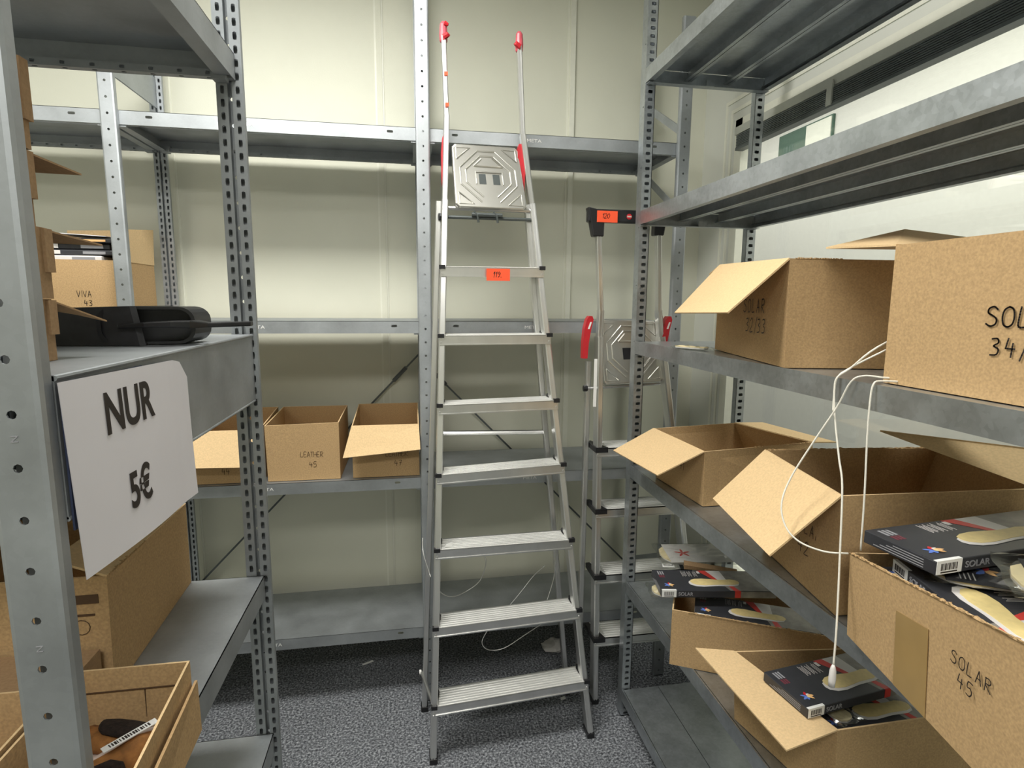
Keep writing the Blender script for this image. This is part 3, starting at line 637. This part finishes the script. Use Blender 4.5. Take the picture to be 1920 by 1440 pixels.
# black plastic sleeve with tongue
sl = thing('boot_shaper_sleeve', 'black plastic sleeve with a rounded tray and a tongue sticking out, on the left shelf', 'black holder', (-.45, .98, 1.557))
mb = MB(); z0, z1 = 1.5575, 1.618
mb.hexa([(-.66, .985, z0), (-.412, .955, z0), (-.405, .96, z0), (-.66, .99, z0)], [(-.66, .985, z1 - .008), (-.422, .955, z1), (-.415, .96, z1), (-.66, .99, z1 - .008)], 'blackm')
mb.hexa([(-.66, .985, z0), (-.412, .955, z0), (-.395, 1.06, z0), (-.66, 1.09, z0)], [(-.66, .985, z0 + .003), (-.412, .955, z0 + .003), (-.395, 1.06, z0 + .003), (-.66, 1.09, z0 + .003)], 'blackm')
mb.hexa([(-.66, 1.085, z0), (-.40, 1.055, z0), (-.40, 1.06, z0), (-.66, 1.09, z0)], [(-.66, 1.085, z1 - .008), (-.40, 1.055, z1), (-.40, 1.06, z1), (-.66, 1.09, z1 - .008)], 'blackm')
mb.hexa([(-.66, .985, z1 - .010), (-.424, .955, z1 - .002), (-.40, 1.06, z1 - .002), (-.66, 1.09, z1 - .010)], [(-.66, .985, z1 - .008), (-.424, .955, z1), (-.40, 1.06, z1), (-.66, 1.09, z1 - .008)], 'blackm')
mb.build('sleeve', sl)
def rr(x0, x1, z0, z1, r, y, n=5):
    out = []
    for cx, cz, a0 in ((x1 - r, z0 + r, -90), (x1 - r, z1 - r, 0), (x0 + r, z1 - r, 90), (x0 + r, z0 + r, 180)):
        for k in range(n + 1):
            a = math.radians(a0 + 90 * k / n); out.append((cx + r * math.cos(a), y(cx + r * math.cos(a)), cz + r * math.sin(a)))
    return out
yy = lambda x: .972 + .3 * (x + .42)
mb = MB(); mb.sweep([rr(-.47, -.345, z0 + .001, z1 - .001, .022, lambda x: yy(x) + .075), rr(-.47, -.345, z0 + .001, z1 - .001, .022, yy), rr(-.465, -.350, z0 + .005, z1 - .005, .019, yy), rr(-.465, -.350, z0 + .005, z1 - .005, .019, lambda x: yy(x) + .03)], 'black')
mb.build('tray', sl)
mb = MB()
mb.sweep([[(x, y - w / 2, z - h / 2), (x, y - w / 2, z + h / 2), (x, y + w / 2, z + h / 2), (x, y + w / 2, z - h / 2)] for x, y, z, w, h in ((-.44, .955, 1.587, .01, .006), (-.40, .955, 1.590, .02, .008), (-.365, .97, 1.591, .04, .010), (-.342, .985, 1.590, .045, .012), (-.325, 1.0, 1.588, .02, .008), (-.268, 1.03, 1.589, .018, .008))], 'black')
bevel(mb.build('tongue', sl), .002)
# paper sign
sg = thing('price_sign', 'white landscape paper sign reading NUR 5€ hanging on the left rack end', 'sign', (-.325, .73, 1.55))
mb = MB(); nx, nz = 16, 10
def sp(i, j, k=0):
    u, v = i / nx, j / nz; y = .584 + .293 * u + .012 * (1 - v) * (1 - u) * 1.0; z = 1.552 - .006 * u - .2 * (1 - v) - (.0 if u < .9 else (u - .9) ** 2 * .9 * (v > .85) * (v - .85) * 20)
    x = -.3245 + .006 * math.sin(math.pi * u) * (1 - v) + .005 * (1 - v) ** 2 * (.2 + u) * .6 + .004 * (u > .86) * (u - .86) * 7
    return V((x + .0004 * k, y, z))
for i in range(nx):
    for j in range(nz):
        for k in (0, 1): mb.face([sp(i, j, k), sp(i + 1, j, k), sp(i + 1, j + 1, k), sp(i, j + 1, k)], 'white')
mb.build('sheet', sg, True)
def sheet_text(txt, y, z, h, sq):
    o = text_part('lettering', txt, (0, 0, 0), (1, 0, 0), (0, 1, 0), h, 'ink', sg, sq, .032)
    for v in o.data.vertices:
        yy_ = y + v.co.x; zz = z + v.co.y; u = (yy_ - .584) / .293; w_ = 1 - (1.552 - .006 * u - zz) / .2
        x = -.3245 + .006 * math.sin(math.pi * u) * (1 - w_) + .005 * (1 - w_) ** 2 * (.2 + u) * .6
        v.co = (x + .0011 + (.0002 if v.co.z > 0 else -.0002), yy_, zz)
    return o
sheet_text('NUR', .655, 1.486, .044, .86); sheet_text('5€', .686, 1.392, .040, .80)
# big carton, small carton and shoe carton on the lower left shelf
b_ = [(-.80, .905, 1.0205), (-.468, .905, 1.0205), (-.483, 1.262, 1.0205), (-.80, 1.262, 1.0205)]; t_ = [(-.80, .905, 1.212), (-.464, .905, 1.212), (-.482, 1.262, 1.197), (-.80, 1.262, 1.20)]
c = carton('cardboard_box', 'large brown cardboard box with torn top edge on the lower left shelf', b_, t_, [(1, (-.54, .910, 1.240), (-.56, 1.25, 1.222))], torn=[(1, .02, .4)], mt='card')
mb = MB(); mb.box(-.56, -.478, .9035, .905, 1.170, 1.184, 'ink2'); mb.build('print', c); mb = MB(); mb.box(-.53, -.485, .9035, .905, 1.150, 1.153, 'ink2'); mb.tube([(-.505 + .012 * math.cos(a), .904, 1.132 + .012 * math.sin(a)) for a in [k * math.pi / 6 for k in range(13)]], .0006, 'ink2', 5); mb.build('print', c)
b_, t_ = bx(-.66, -.478, .80, .895, 1.0205, 1.10)
carton('shoe_box', 'small brown box standing between the torn box and the shoe tray', b_, t_, closed=True, mt='card2')
b_ = [(-.452, .598, 1.0205), (-.306, .598, 1.0205), (-.312, .79, 1.0205), (-.452, .79, 1.0205)]; t_ = [(-.455, .598, 1.128), (-.300, .598, 1.130), (-.314, .795, 1.130), (-.452, .795, 1.130)]
c = carton('shoe_box', 'open brown box of tan slippers at the front of the lower left shelf', b_, t_, th=.003)
mb = MB(); mb.hexa([(-.3035, .612, 1.0205), (-.300, .612, 1.0205), (-.306, .797, 1.0205), (-.3095, .797, 1.0205)], [(-.2975, .612, 1.098), (-.294, .612, 1.098), (-.307, .797, 1.098), (-.3105, .797, 1.098)], 'card'); mb.build('outer_fold', c)
mb = MB(); mb.box(-.449, -.317, .7885, .7905, 1.098, 1.0990, 'ink2'); mb.box(-.372, -.3712, .7885, .7905, 1.045, 1.098, 'ink2'); mb.box(-.44, -.372, .7885, .7905, 1.045, 1.046, 'ink2'); mb.build('fold_line', c)
b_, t_ = bx(-.64, -.458, .62, .76, 1.0205, 1.132)
carton('shoe_box', 'open brown box left of the slipper box, mostly behind the near post', b_, t_, th=.003)
def slipper(loc, rz, rx, ry, lab):
    r = thing('slipper', lab, 'slipper', loc, 'tan slippers in the open shoe box'); r.rotation_euler = (rx, ry, rz); r.scale = (.72, .72, .72); bpy.context.view_layer.update()
    def ring(x, w, z0, z1, n=12): return [(x, w * math.cos(2 * math.pi * k / n), (z0 + z1) / 2 + (z1 - z0) / 2 * math.sin(2 * math.pi * k / n)) for k in range(n)]
    mb = MB(); mb.sweep([ring(x, w, 0, h) for x, w, h in ((-.07, .012, .02), (-.062, .024, .03), (-.03, .03, .036), (.01, .031, .038), (.05, .034, .040), (.075, .026, .028), (.086, .010, .014))], 'suede'); mb.build('upper', r, True, True)
    mb = MB(); mb.sweep([ring(x, w, h - .006, h + .013) for x, w, h in ((-.066, .014, .032), (-.05, .026, .036), (-.02, .028, .038), (.005, .025, .040), (.02, .012, .041))], 'fur'); mb.build('fleece_lining', r, True, True)
    mb = MB(); mb.sweep([ring(x, w, -.006, .004) for x, w in ((-.074, .012), (-.06, .027), (0, .031), (.05, .036), (.08, .027), (.09, .010))], 'pink'); mb.build('sole', r, True, True)
    return r
s1 = slipper((-.400, .748, 1.040), 2.9, .3, 0, 'tan slipper with dark fleece opening in the left part of the open box')
s2 = slipper((-.378, .698, 1.056), .62, 1.2, -.1, 'tan slipper on its side with a long white barcode label')
s3 = slipper((-.392, .642, 1.048), .62, .9, 0, 'tan slipper with a square white label nearest the post')
mb = MB(); mb.hexa([(-.372, .683, 1.0905), (-.330, .728, 1.0905), (-.338, .736, 1.0905), (-.380, .691, 1.0905)], [(-.372, .683, 1.0915), (-.330, .728, 1.0915), (-.338, .736, 1.0915), (-.380, .691, 1.0915)], 'label')
def bar_strip(mb, a, b_, w, n, z, up=(0, 0, 1)):
    a, b_ = V(a), V(b_); d = (b_ - a); c = d.cross(V(up)).normalized() * w; u = V(up) * .0004
    for k in range(n):
        s_ = .12 + .76 * k / n; e = d * (.25 + .5 * rnd.random()) * .76 / n; p = a + d * s_ - c * .5
        mb.hexa([p, p + e, p + e + c, p + c], [p + u, p + e + u, p + e + c + u, p + c + u], 'ink')
lb = mb.build('barcode_label', s2)
mb = MB(); bar_strip(mb, (-.376, .687, 1.0916), (-.334, .732, 1.0916), .006, 16, 0); mb.build('barcode', lb)
mb = MB(); mb.hexa([(-.418, .640, 1.094), (-.397, .662, 1.094), (-.412, .676, 1.092), (-.433, .654, 1.092)], [(-.418, .640, 1.095), (-.397, .662, 1.095), (-.412, .676, 1.093), (-.433, .654, 1.093)], 'label'); mb.build('square_label', s3)
nv = thing('hanging_card', 'dark navy card with a pale spot, half hidden by the price sign', 'card', (-.328, .67, 1.548))
MB().box(-.3295, -.3275, .594, .76, 1.405, 1.5485, 'nav').build('card', nv)
mb = MB(); mb.sweep([[(x, .602 + .0045 * math.cos(k * math.pi / 6), 1.4815 + .009 * math.sin(k * math.pi / 6)) for k in range(12)] for x in (-.3275, -.3272)], 'yel'); mb.build('pale_spot', nv)

# ---------------------------------------------------------------- cartons on the right rack
Z3, Z4, Z5 = 1.4925, 1.0305, .5705
b_ = [(.79, 1.101, Z3), (1.14, 1.03, Z3), (1.22, 1.505, Z3), (.894, 1.575, Z3)]; t_ = [(.784, 1.101, 1.724), (1.14, 1.03, 1.72), (1.22, 1.505, 1.735), (.896, 1.577, 1.741)]
c = carton('cardboard_box', 'open cardboard box marked SOLAR 32/33 with a drooping flap, third shelf', b_, t_, [(3, (.775, 1.607, 1.599), (.668, 1.132, 1.609)), (2, (1.30, 1.56, 1.70), (.93, 1.70, 1.72))], torn=[(0, .03, .3)])
D = (V((.79, 1.101, 0)) - V((.894, 1.575, 0))).normalized(); F0 = V((.894, 1.575, 0)); nn = V((-.005, .001, 0))
def on(F0, D, s_, z): p = F0 + D * s_; return V((p.x, p.y, z)) + V((D.y, -D.x, 0)) * 0
hand_part('handwriting', 'SOLAR', on(F0, D, .235, 1.608) + nn, D, (0, 0, 1), .032, c, 'ink', .08, .9)
hand_part('handwriting', '32/33', on(F0, D, .258, 1.560) + nn, D, (0, 0, 1), .034, c, 'ink', .08, .85)
b_ = [(.826, .50, Z3), (1.18, .50, Z3), (1.18, .876, Z3), (.826, .876, Z3)]; t_ = [(.826, .50, 1.732), (1.18, .50, 1.73), (1.18, .876, 1.73), (.824, .876, 1.731)]
c = carton('cardboard_box', 'largest cardboard box at the right marked SOLAR 34/35, cut off by the frame', b_, t_, [(2, (1.12, 1.17, 1.80), (.842, 1.07, 1.744))])
hand_part('handwriting', 'SOLAR', (.8245, .702, 1.600), (0, -1, 0), (0, 0, 1), .028, c, 'ink', .09, .82)
hand_part('handwriting', '34/35', (.8245, .691, 1.558), (0, -1, 0), (0, 0, 1), .026, c, 'ink', .09, .82)
# shelf 4
b_ = [(.842, 1.498, Z4), (1.215, 1.50, Z4), (1.20, 1.80, Z4), (.823, 1.79, Z4)]; t_ = [(.838, 1.498, 1.198), (1.215, 1.53, 1.205), (1.145, 1.85, 1.20), (.819, 1.815, 1.198)]
c = carton('cardboard_box', 'low open box with a lit diamond flap at the far end of the fourth shelf', b_, t_, [(3, (.672, 1.807, 1.126), (.690, 1.49, 1.135)), (1, (1.29, 1.52, 1.205), (1.25, 1.84, 1.20))], torn=[(0, .45, .98)])
hand_part('handwriting', 'SOLAR', (.826, 1.66, 1.145), (.06, -1, 0), (0, 0, 1), .02, c, 'ink2', .08, .8)
hand_part('handwriting', '41', (.829, 1.63, 1.110), (.06, -1, 0), (0, 0, 1), .024, c, 'ink2', .08, .8)
b_ = [(.80, .904, Z4), (1.20, .886, Z4), (1.21, 1.18, Z4), (.845, 1.20, Z4)]; t_ = [(.790, .904, 1.273), (1.21, .883, 1.273), (1.30, 1.186, 1.275), (.846, 1.226, 1.275)]
c = carton('cardboard_box', 'deep open box with a large lit diamond flap, middle of the fourth shelf', b_, t_, [(3, (.728, 1.248, 1.149), (.665, .927, 1.152)), (1, (1.34, .90, 1.33), (1.10, 1.16, 1.33))], torn=[(2, .0, 1)])
hand_part('handwriting', 'SOLAR', (.8135, 1.06, 1.150), (-.08, -1, 0), (0, 0, 1), .024, c, 'ink2', .08, .8)
hand_part('handwriting', '42', (.8125, 1.04, 1.105), (-.08, -1, 0), (0, 0, 1), .028, c, 'ink2', .08, .8)
b_ = [(.686, .434, Z4), (1.075, .35, Z4), (1.16, .76, Z4), (.775, .844, Z4)]; t_ = [(.680, .434, 1.252), (1.07, .35, 1.245), (1.16, .76, 1.19), (.768, .848, 1.188)]
c = carton('cardboard_box', 'cardboard box marked SOLAR 45 with brown tape, packed with insole boxes', b_, t_, [], torn=[(3, 0, 1)])
D = (V((.686, .434, 0)) - V((.775, .844, 0))).normalized(); F0 = V((.775, .844, 0)); nn = V((-.0014, .0003, 0))
mb = MB(); q = [on(F0, D, .137, 1.0315), on(F0, D, .212, 1.0315), on(F0, D, .204, 1.166), on(F0, D, .132, 1.154)]; off = V((-.004, .001, 0))
q[2] += off; q[3] += off
mb.hexa([p + V((-.0008, 0, 0)) for p in q], [p + V((-.0016, 0, 0)) for p in q], 'tape'); mb.build('tape', c)
nn = V((-.0055, .001, 0))
hand_part('handwriting', 'SOLAR', on(F0, D, .252, 1.150) + nn, D, (-.02, 0, 1), .0175, c, 'ink', .09, .84)
hand_part('handwriting', '45', on(F0, D, .268, 1.124) + nn, D, (-.02, 0, 1), .019, c, 'ink', .09, .84)
# shelf 5
ang = math.atan2(-.198, .364)
b_ = rect((.733, 1.442), ang, .44, .26, Z5); t_ = rect((.733, 1.442), ang, .44, .26, .743)
c = carton('cardboard_box', 'cardboard box of insole packs overhanging the fifth shelf, farther of two', b_, t_, [(1, V(t_[1]) + V((.03, .02, .004)), V(t_[2]) + V((.05, .0, .004)))], torn=[(0, .1, .9)])
b_ = [(.858, .925, Z5), (1.215, .935, Z5), (1.20, 1.165, Z5), (.80, 1.205, Z5)]; t_ = [(.853, .928, .756), (1.22, .930, .756), (1.21, 1.170, .75), (.795, 1.22, .75)]
c = carton('cardboard_box', 'cardboard box of insole packs with a long flap on the fifth shelf, nearer of two', b_, t_, [(3, (.705, 1.25, .748), (.720, .905, .748))])
hand_part('handwriting', 'SOLAR', (.842, 1.03, .600), (.2, -1, 0), (0, 0, 1), .024, c, 'ink2', .08, .8)

# ---------------------------------------------------------------- insole packs
def outline(n=36, L=.165):
    """insole outline around x, toe towards -x"""
    up_ = [(0, 0), (.004, .018), (.02, .030), (.045, .034), (.07, .030), (.095, .024), (.12, .024), (.145, .028), (.162, .022), (.170, .010)]
    lo = [(.172, -.002), (.165, -.018), (.145, -.026), (.12, -.026), (.095, -.026), (.07, -.030), (.045, -.034), (.02, -.030), (.004, -.016)]
    return up_ + lo
def petal(mb, cx, cy, a, l, w, z, mt):
    c, s_ = math.cos(a), math.sin(a); pts = [(0, 0), (l * .4, w), (l * .8, w * .6), (l, 0), (l * .7, -w * .6), (l * .3, -w * .7)]
    q = [(cx + x * c - y * s_, cy + x * s_ + y * c) for x, y in pts]; mb.sweep([[(x, y, z) for x, y in q], [(x, y, z + .0003) for x, y in q]], mt)
def insole_box(name='insole_box'):
    r = thing(name, 'x', 'insole box', (0, 0, 0), 'dark printed insole boxes'); L, W, T = .34, .13, .022
    bevel(MB().box(0, L, 0, W, 0, T, 'pack').build('carton', r, local=True), .0015)
    z = T + .0002
    m_ = MB(); m_.hexa([(.205, .002, T), (L - .001, .002, T), (L - .001, W - .002, T), (.165, W - .002, T)], [(.205, .002, z), (L - .001, .002, z), (L - .001, W - .002, z), (.165, W - .002, z)], 'packg')
    m_.box(.235, L - .001, -.0004, 0, .001, T - .001, 'packg'); m_.build('photo_print', r, local=True)
    m_ = MB(); z1 = z + .0003
    q_ = [(.176, .066), (.190, .060), (.168, W - .003), (.142, W - .003)]; m_.hexa([(a, b_, z) for a, b_ in q_], [(a, b_, z1) for a, b_ in q_], 'packr')
    m_.hexa([(.215, .0, z), (.232, .0, z), (.222, .028, z), (.208, .030, z)], [(.215, .0, z1), (.232, .0, z1), (.222, .028, z1), (.208, .030, z1)], 'packr')
    m_.box(.217, .234, -.0006, 0, .001, T, 'packr')
    q_ = [(.190, .060), (.215, .056), (.212, W - .003), (.168, W - .003)]; m_.hexa([(a, b_, z) for a, b_ in q_], [(a, b_, z1) for a, b_ in q_], 'packw')
    m_.build('swoosh_print', r, local=True)
    m_ = MB(); o = outline(); R2 = lambda p, dx, dy, s_=1: (.100 + dx + p[0] * .86 * s_, .052 + dy + p[1] * .62 * s_)
    m_.sweep([[(*R2(p, -.007, -.007, 1.03), zz) for p in o] for zz in (z1, z1 + .0004)], 'packw')
    m_.sweep([[(*R2(p, 0, 0), zz) for p in o] for zz in (z1 + .0004, z1 + .0009)], 'yel'); m_.build('insole_picture', r, local=True)
    m_ = MB(); cx, cy = .030, .034
    for k, (a, l, w_, mt) in enumerate(((2.6, .014, .003, 'blue'), (3.6, .016, .0035, 'blue'), (4.4, .012, .004, 'blue'), (1.3, .013, .0045, 'red'), (.5, .010, .004, 'packw'), (-.2, .016, .0045, 'orp'), (-.9, .016, .004, 'orp'), (5.0, .008, .004, 'yel'))): petal(m_, cx, cy, a, l, w_, z + .0002 * k, mt)
    m_.build('logo', r, local=True)
    m_ = MB()
    for j, (x, n) in enumerate(((.088, 4), (.107, 3), (.124, 3))):
        for k in range(n): m_.box(x + k * .004 - .0, x + k * .004 + .0007, .088 + .004 * (k % 2), .122 - .003 * ((k + j) % 3), T, z1, 'packw')
    m_.box(.138, .146, .108, .122, T, z1, 'packw')
    for k in range(3): m_.box(.014 + k * .007, .018 + k * .007, .098, .120, T, z1, 'packt'); m_.box(.014 + k * .006, .018 + k * .006, .080, .095, T, z1, 'packm')
    for k in range(4): m_.box(-.0004, 0, .02, .11 - .012 * k, .004 + k * .004, .0052 + k * .004, 'packt')
    m_.build('small_print', r, local=True)
    m_ = MB(); m_.box(.001, .044, -.0007, 0, .001, T + .0007, 'label'); m_.box(.001, .044, 0, .006, T, T + .0007, 'label'); lb = m_.build('barcode_label', r, local=True)
    m_ = MB()
    for k in range(13): m_.box(.008 + k * .0022, .008 + k * .0022 + (.0008 if k % 3 else .0014), -.0011, -.0007, .007, .018, 'ink')
    m_.box(.008, .036, -.0011, -.0007, .003, .005, 'ink'); b2 = m_.build('barcode', r, local=True); b2.parent = lb
    t_ = text_part('lettering', 'SOLAR', (.050, -.0005, .006), (1, 0, 0), (0, 0, 1), .010, 'packt', r, 1.0, .02)
    return r
def copy_tree(o, parent=None):
    c = o.copy(); COL.objects.link(c)
    if parent: c.parent = parent; c.matrix_parent_inverse = o.matrix_parent_inverse.copy()
    for ch in list(o.children): copy_tree(ch, c)
    return c
proto = insole_box()
spots = [((.715, 1.478, .7640), -10.5, 0, 0, 'dark insole box lying on top of the farther open carton, fifth shelf'),
         ((.795, 1.424, .7130), -28.5, -1.5, -.5, 'dark insole box lying inside the farther carton, below the top one'),
         ((.812, .966, .7575), 8, 0, 0, 'dark insole box on top inside the nearer flapped carton, under the cord bead'),
         ((.862, .945, .7080), 3, -1, 2, 'dark insole box nearest the front edge inside the flapped carton'),
         ((.785, .825, 1.1500), -102, 0, 0, 'dark insole box deep in the SOLAR 45 carton along its taped wall'),
         ((.932, .795, 1.1500), -102, 0, 0, 'dark insole box deep in the SOLAR 45 carton, away from the taped wall'),
         ((.812, .800, 1.1730), -106, 1, 0, 'dark insole box lying crossways right under the top one in SOLAR 45'),
         ((.782, .695, 1.2190), 6, 0, 0, 'dark insole box on top of the carton marked SOLAR 45')]
for i, (p, az, rx, ry, lab) in enumerate(spots):
    o = proto if i == 0 else copy_tree(proto)
    o.location = p; o.rotation_euler = (math.radians(rx), math.radians(ry), math.radians(az)); o['label'] = lab; o.scale = (1.2, .98, 1.02) if i == len(spots) - 1 else (1, 1, 1); o['category'] = 'insole box'; o['group'] = 'dark printed insole boxes'

def bag(loc, az, rx, ry, L, W, T, lab, kind, seed):
    """loose insoles in a clear bag"""
    r = thing('insole_bag', lab, 'bag', (0, 0, 0), 'insoles in clear bags'); q = random.Random(seed)
    m_ = MB(); o = outline(); s_ = L / .21
    for dz, mt in ((.002, 'packw'), (.005, 'foam')):
        m_.sweep([[(.012 + p[0] * s_, W * .5 + p[1] * (W / .085), zz) for p in o] for zz in (dz, dz + .003)], mt)
    m_.build('insole', r, local=True)
    if kind:
        m_ = MB(); m_.box(L * .12, L * .93, W * .08, W * .92, .0085, .0095, kind)
        card = m_.build('header_card', r, local=True)
        m_ = MB()
        if kind == 'packw':
            for a in range(5): petal(m_, L * .32, W * .5, 1.26 * a + .3, .028, .005, .0096 + a * .0001, 'packr')
        else:
            for k, (a, mt) in enumerate(((2.4, 'blue'), (4.0, 'blue'), (1.2, 'red'), (.1, 'orp'), (-.8, 'orp'))): petal(m_, L * .35, W * .6, a, .02, .005, .0096 + .0001 * k, mt)
            for k in range(4): m_.box(L * .2 + k * .006, L * .2 + k * .006 + .0018, W * .2, W * .45, .0095, .0098, 'packw'); m_.box(L * .6 + k * .007, L * .6 + k * .007 + .003, W * .25, W * .55, .0095, .0098, 'packm')
        m_.build('card_print', r, local=True)
    m_ = MB(); nx, ny = 22, 12; vs = {}
    for sgn in (1, -1):
        for i in range(nx + 1):
            for j in range(ny + 1):
                u, v = i / nx, j / ny; e = min(u, 1 - u, v, 1 - v) * 8; e = min(1, e)
                cr = math.sin(u * 23 + seed + v * 5) * .0016 + math.sin(v * 31 + u * 9 + seed) * .0012 + q.uniform(-.001, .001)
                vs[sgn, i, j] = (u * L + .002 * math.sin(v * 14), v * W + .003 * math.sin(u * 11 + seed), T / 2 + sgn * (T / 2 * e + .0005) + cr * e * (1 if sgn > 0 else .2) + .0008)
        for i in range(nx):
            for j in range(ny): m_.face([vs[sgn, i, j], vs[sgn, i + 1, j], vs[sgn, i + 1, j + 1], vs[sgn, i, j + 1]], 'film')
    m_.build('clear_bag', r, smooth=False, local=True)
    r.location = loc; r.rotation_euler = (math.radians(rx), math.radians(ry), math.radians(az)); return r
bag((.795, 1.645, .772), -8, 3, 0, .28, .15, .014, 'clear bag with a white card and red figure behind the topmost insole box, fifth shelf', 'packw', 1)
bag((.692, 1.500, .7475), -12, 0, 0, .20, .09, .012, 'clear bag with cream insoles poking out under the topmost insole box', None, 2)
bag((.862, 1.08, .7325), -82, 0, 0, .13, .07, .014, 'clear bag with cream insoles squeezed at the corner of the flapped carton', None, 3)
bag((.785, .715, 1.196), -40, 2, -3, .24, .10, .014, 'clear bag with dark card under the insole box in SOLAR 45', 'pack', 4)
bag((.84, .66, 1.214), -75, 10, -6, .22, .10, .020, 'clear bag with a cream insole beside the insole box in SOLAR 45', None, 5)
bag((.742, .552, 1.258), -38, 4, 0, .26, .13, .016, 'clear bag with a dark insole card at the photo edge', 'pack', 6)
lb = thing('price_label', 'white barcode label on the pack behind the topmost insole box, fifth shelf', 'label', (.81, 1.66, .766))
MB().hexa([(.800, 1.655, .7665), (.838, 1.645, .7665), (.846, 1.668, .7675), (.808, 1.678, .7675)], [(.800, 1.655, .7675), (.838, 1.645, .7675), (.846, 1.668, .7685), (.808, 1.678, .7685)], 'label').build('paper', lb)
mb = MB(); bar_strip(mb, (.803, 1.667, .7685), (.842, 1.657, .7685), .007, 12, 0); mb.build('barcode', lb)
cb = MB(); cb.hexa([(.858, 1.622, .771), (1.01, 1.560, .771), (1.02, 1.580, .776), (.868, 1.645, .776)], [(.858, 1.620, .786), (1.01, 1.558, .776), (1.02, 1.580, .779), (.868, 1.645, .790)], 'card2')
tag(cb.build('cardboard_strip'), 'torn strip of brown cardboard behind the topmost insole box, fifth shelf', 'cardboard')
fb = bag((.765, 1.62, 1.4935), -60, 0, 0, .13, .05, .006, 'flat clear bag at the far end of the third shelf beside SOLAR 32/33', None, 9)

# ---------------------------------------------------------------- cords
cd = thing('blind_cord', 'white pull cord with a white bead draped over the third right shelf', 'cord', (.784, .93, 1.5))
wire(cd, [(.93, .895, 1.60), (.83, .90, 1.553), (.80, .925, 1.512), (.783, .935, 1.494), (.779, .935, 1.47), (.777, .925, 1.42), (.772, .90, 1.35), (.765, .877, 1.30), (.75, .85, 1.18), (.735, .825, 1.06), (.73, .818, .99)], .0018, 'cord')
mb = MB(); mb.tube([(.73, .818, .993), (.73, .818, .988), (.73, .818, .981), (.73, .818, .966), (.73, .818, .962), (.73, .818, .951)], [.002, .004, .0055, .0062, .006, .0055], 'packw', 14); mb.build('bead', cd, True)
wire(cd, [(.93, .885, 1.59), (.83, .89, 1.545), (.80, .93, 1.510), (.784, .937, 1.492), (.780, .936, 1.46), (.776, .930, 1.43)], .0016, 'cord')
cd2 = thing('cord_loop', 'white cord looping from the third right shelf to the corner of the SOLAR 45 box', 'cord', (.784, .87, 1.5))
wire(cd2, [(.88, .86, 1.50), (.82, .865, 1.502), (.795, .885, 1.503), (.782, .90, 1.49), (.775, .92, 1.44), (.755, .94, 1.38), (.72, .955, 1.30), (.695, .945, 1.25), (.692, .925, 1.212), (.705, .90, 1.190), (.735, .87, 1.182), (.766, .849, 1.186)], .0017, 'cord')
wire(cd2, [(.86, .84, 1.496), (.80, .85, 1.4985), (.785, .852, 1.492), (.780, .85, 1.46), (.777, .845, 1.40), (.774, .835, 1.30), (.772, .829, 1.20)], .0016, 'cord')

# ---------------------------------------------------------------- litter
mb = MB(); q = random.Random(7); pts = []
for i in range(9):
    a = math.pi * i / 8; pts.append([(.63 + .055 * math.sin(a) * math.cos(p) * q.uniform(.75, 1.2), 2.40 + .045 * math.sin(a) * math.sin(p) * q.uniform(.75, 1.2), max(.001, .028 + .03 * math.cos(a) * q.uniform(.7, 1.2))) for p in [2 * math.pi * k / 12 for k in range(12)]])
mb.sweep(list(reversed(pts)), 'packw'); tag(mb.build('crumpled_bag'), 'crumpled white plastic bag on the carpet under the bottom back shelf', 'litter')
MB_ = MB().hexa([(.578, 2.066, .0005), (.600, 2.070, .0005), (.598, 2.084, .0005), (.580, 2.080, .0005)], [(.578, 2.066, .003), (.600, 2.070, .006), (.598, 2.084, .004), (.580, 2.080, .003)], 'label')
tag(MB_.build('paper_scrap'), 'small scrap of white paper on the carpet beneath the tall ladder', 'paper scrap')
MB_ = MB().hexa([(-.245, 2.43, .0005), (-.20, 2.45, .0005), (-.205, 2.458, .0005), (-.25, 2.438, .0005)], [(-.245, 2.43, .002), (-.20, 2.45, .004), (-.205, 2.458, .004), (-.25, 2.438, .002)], 'label')
tag(MB_.build('paper_scrap'), 'thin scrap of paper on the carpet under the back rack, left bay', 'paper scrap')
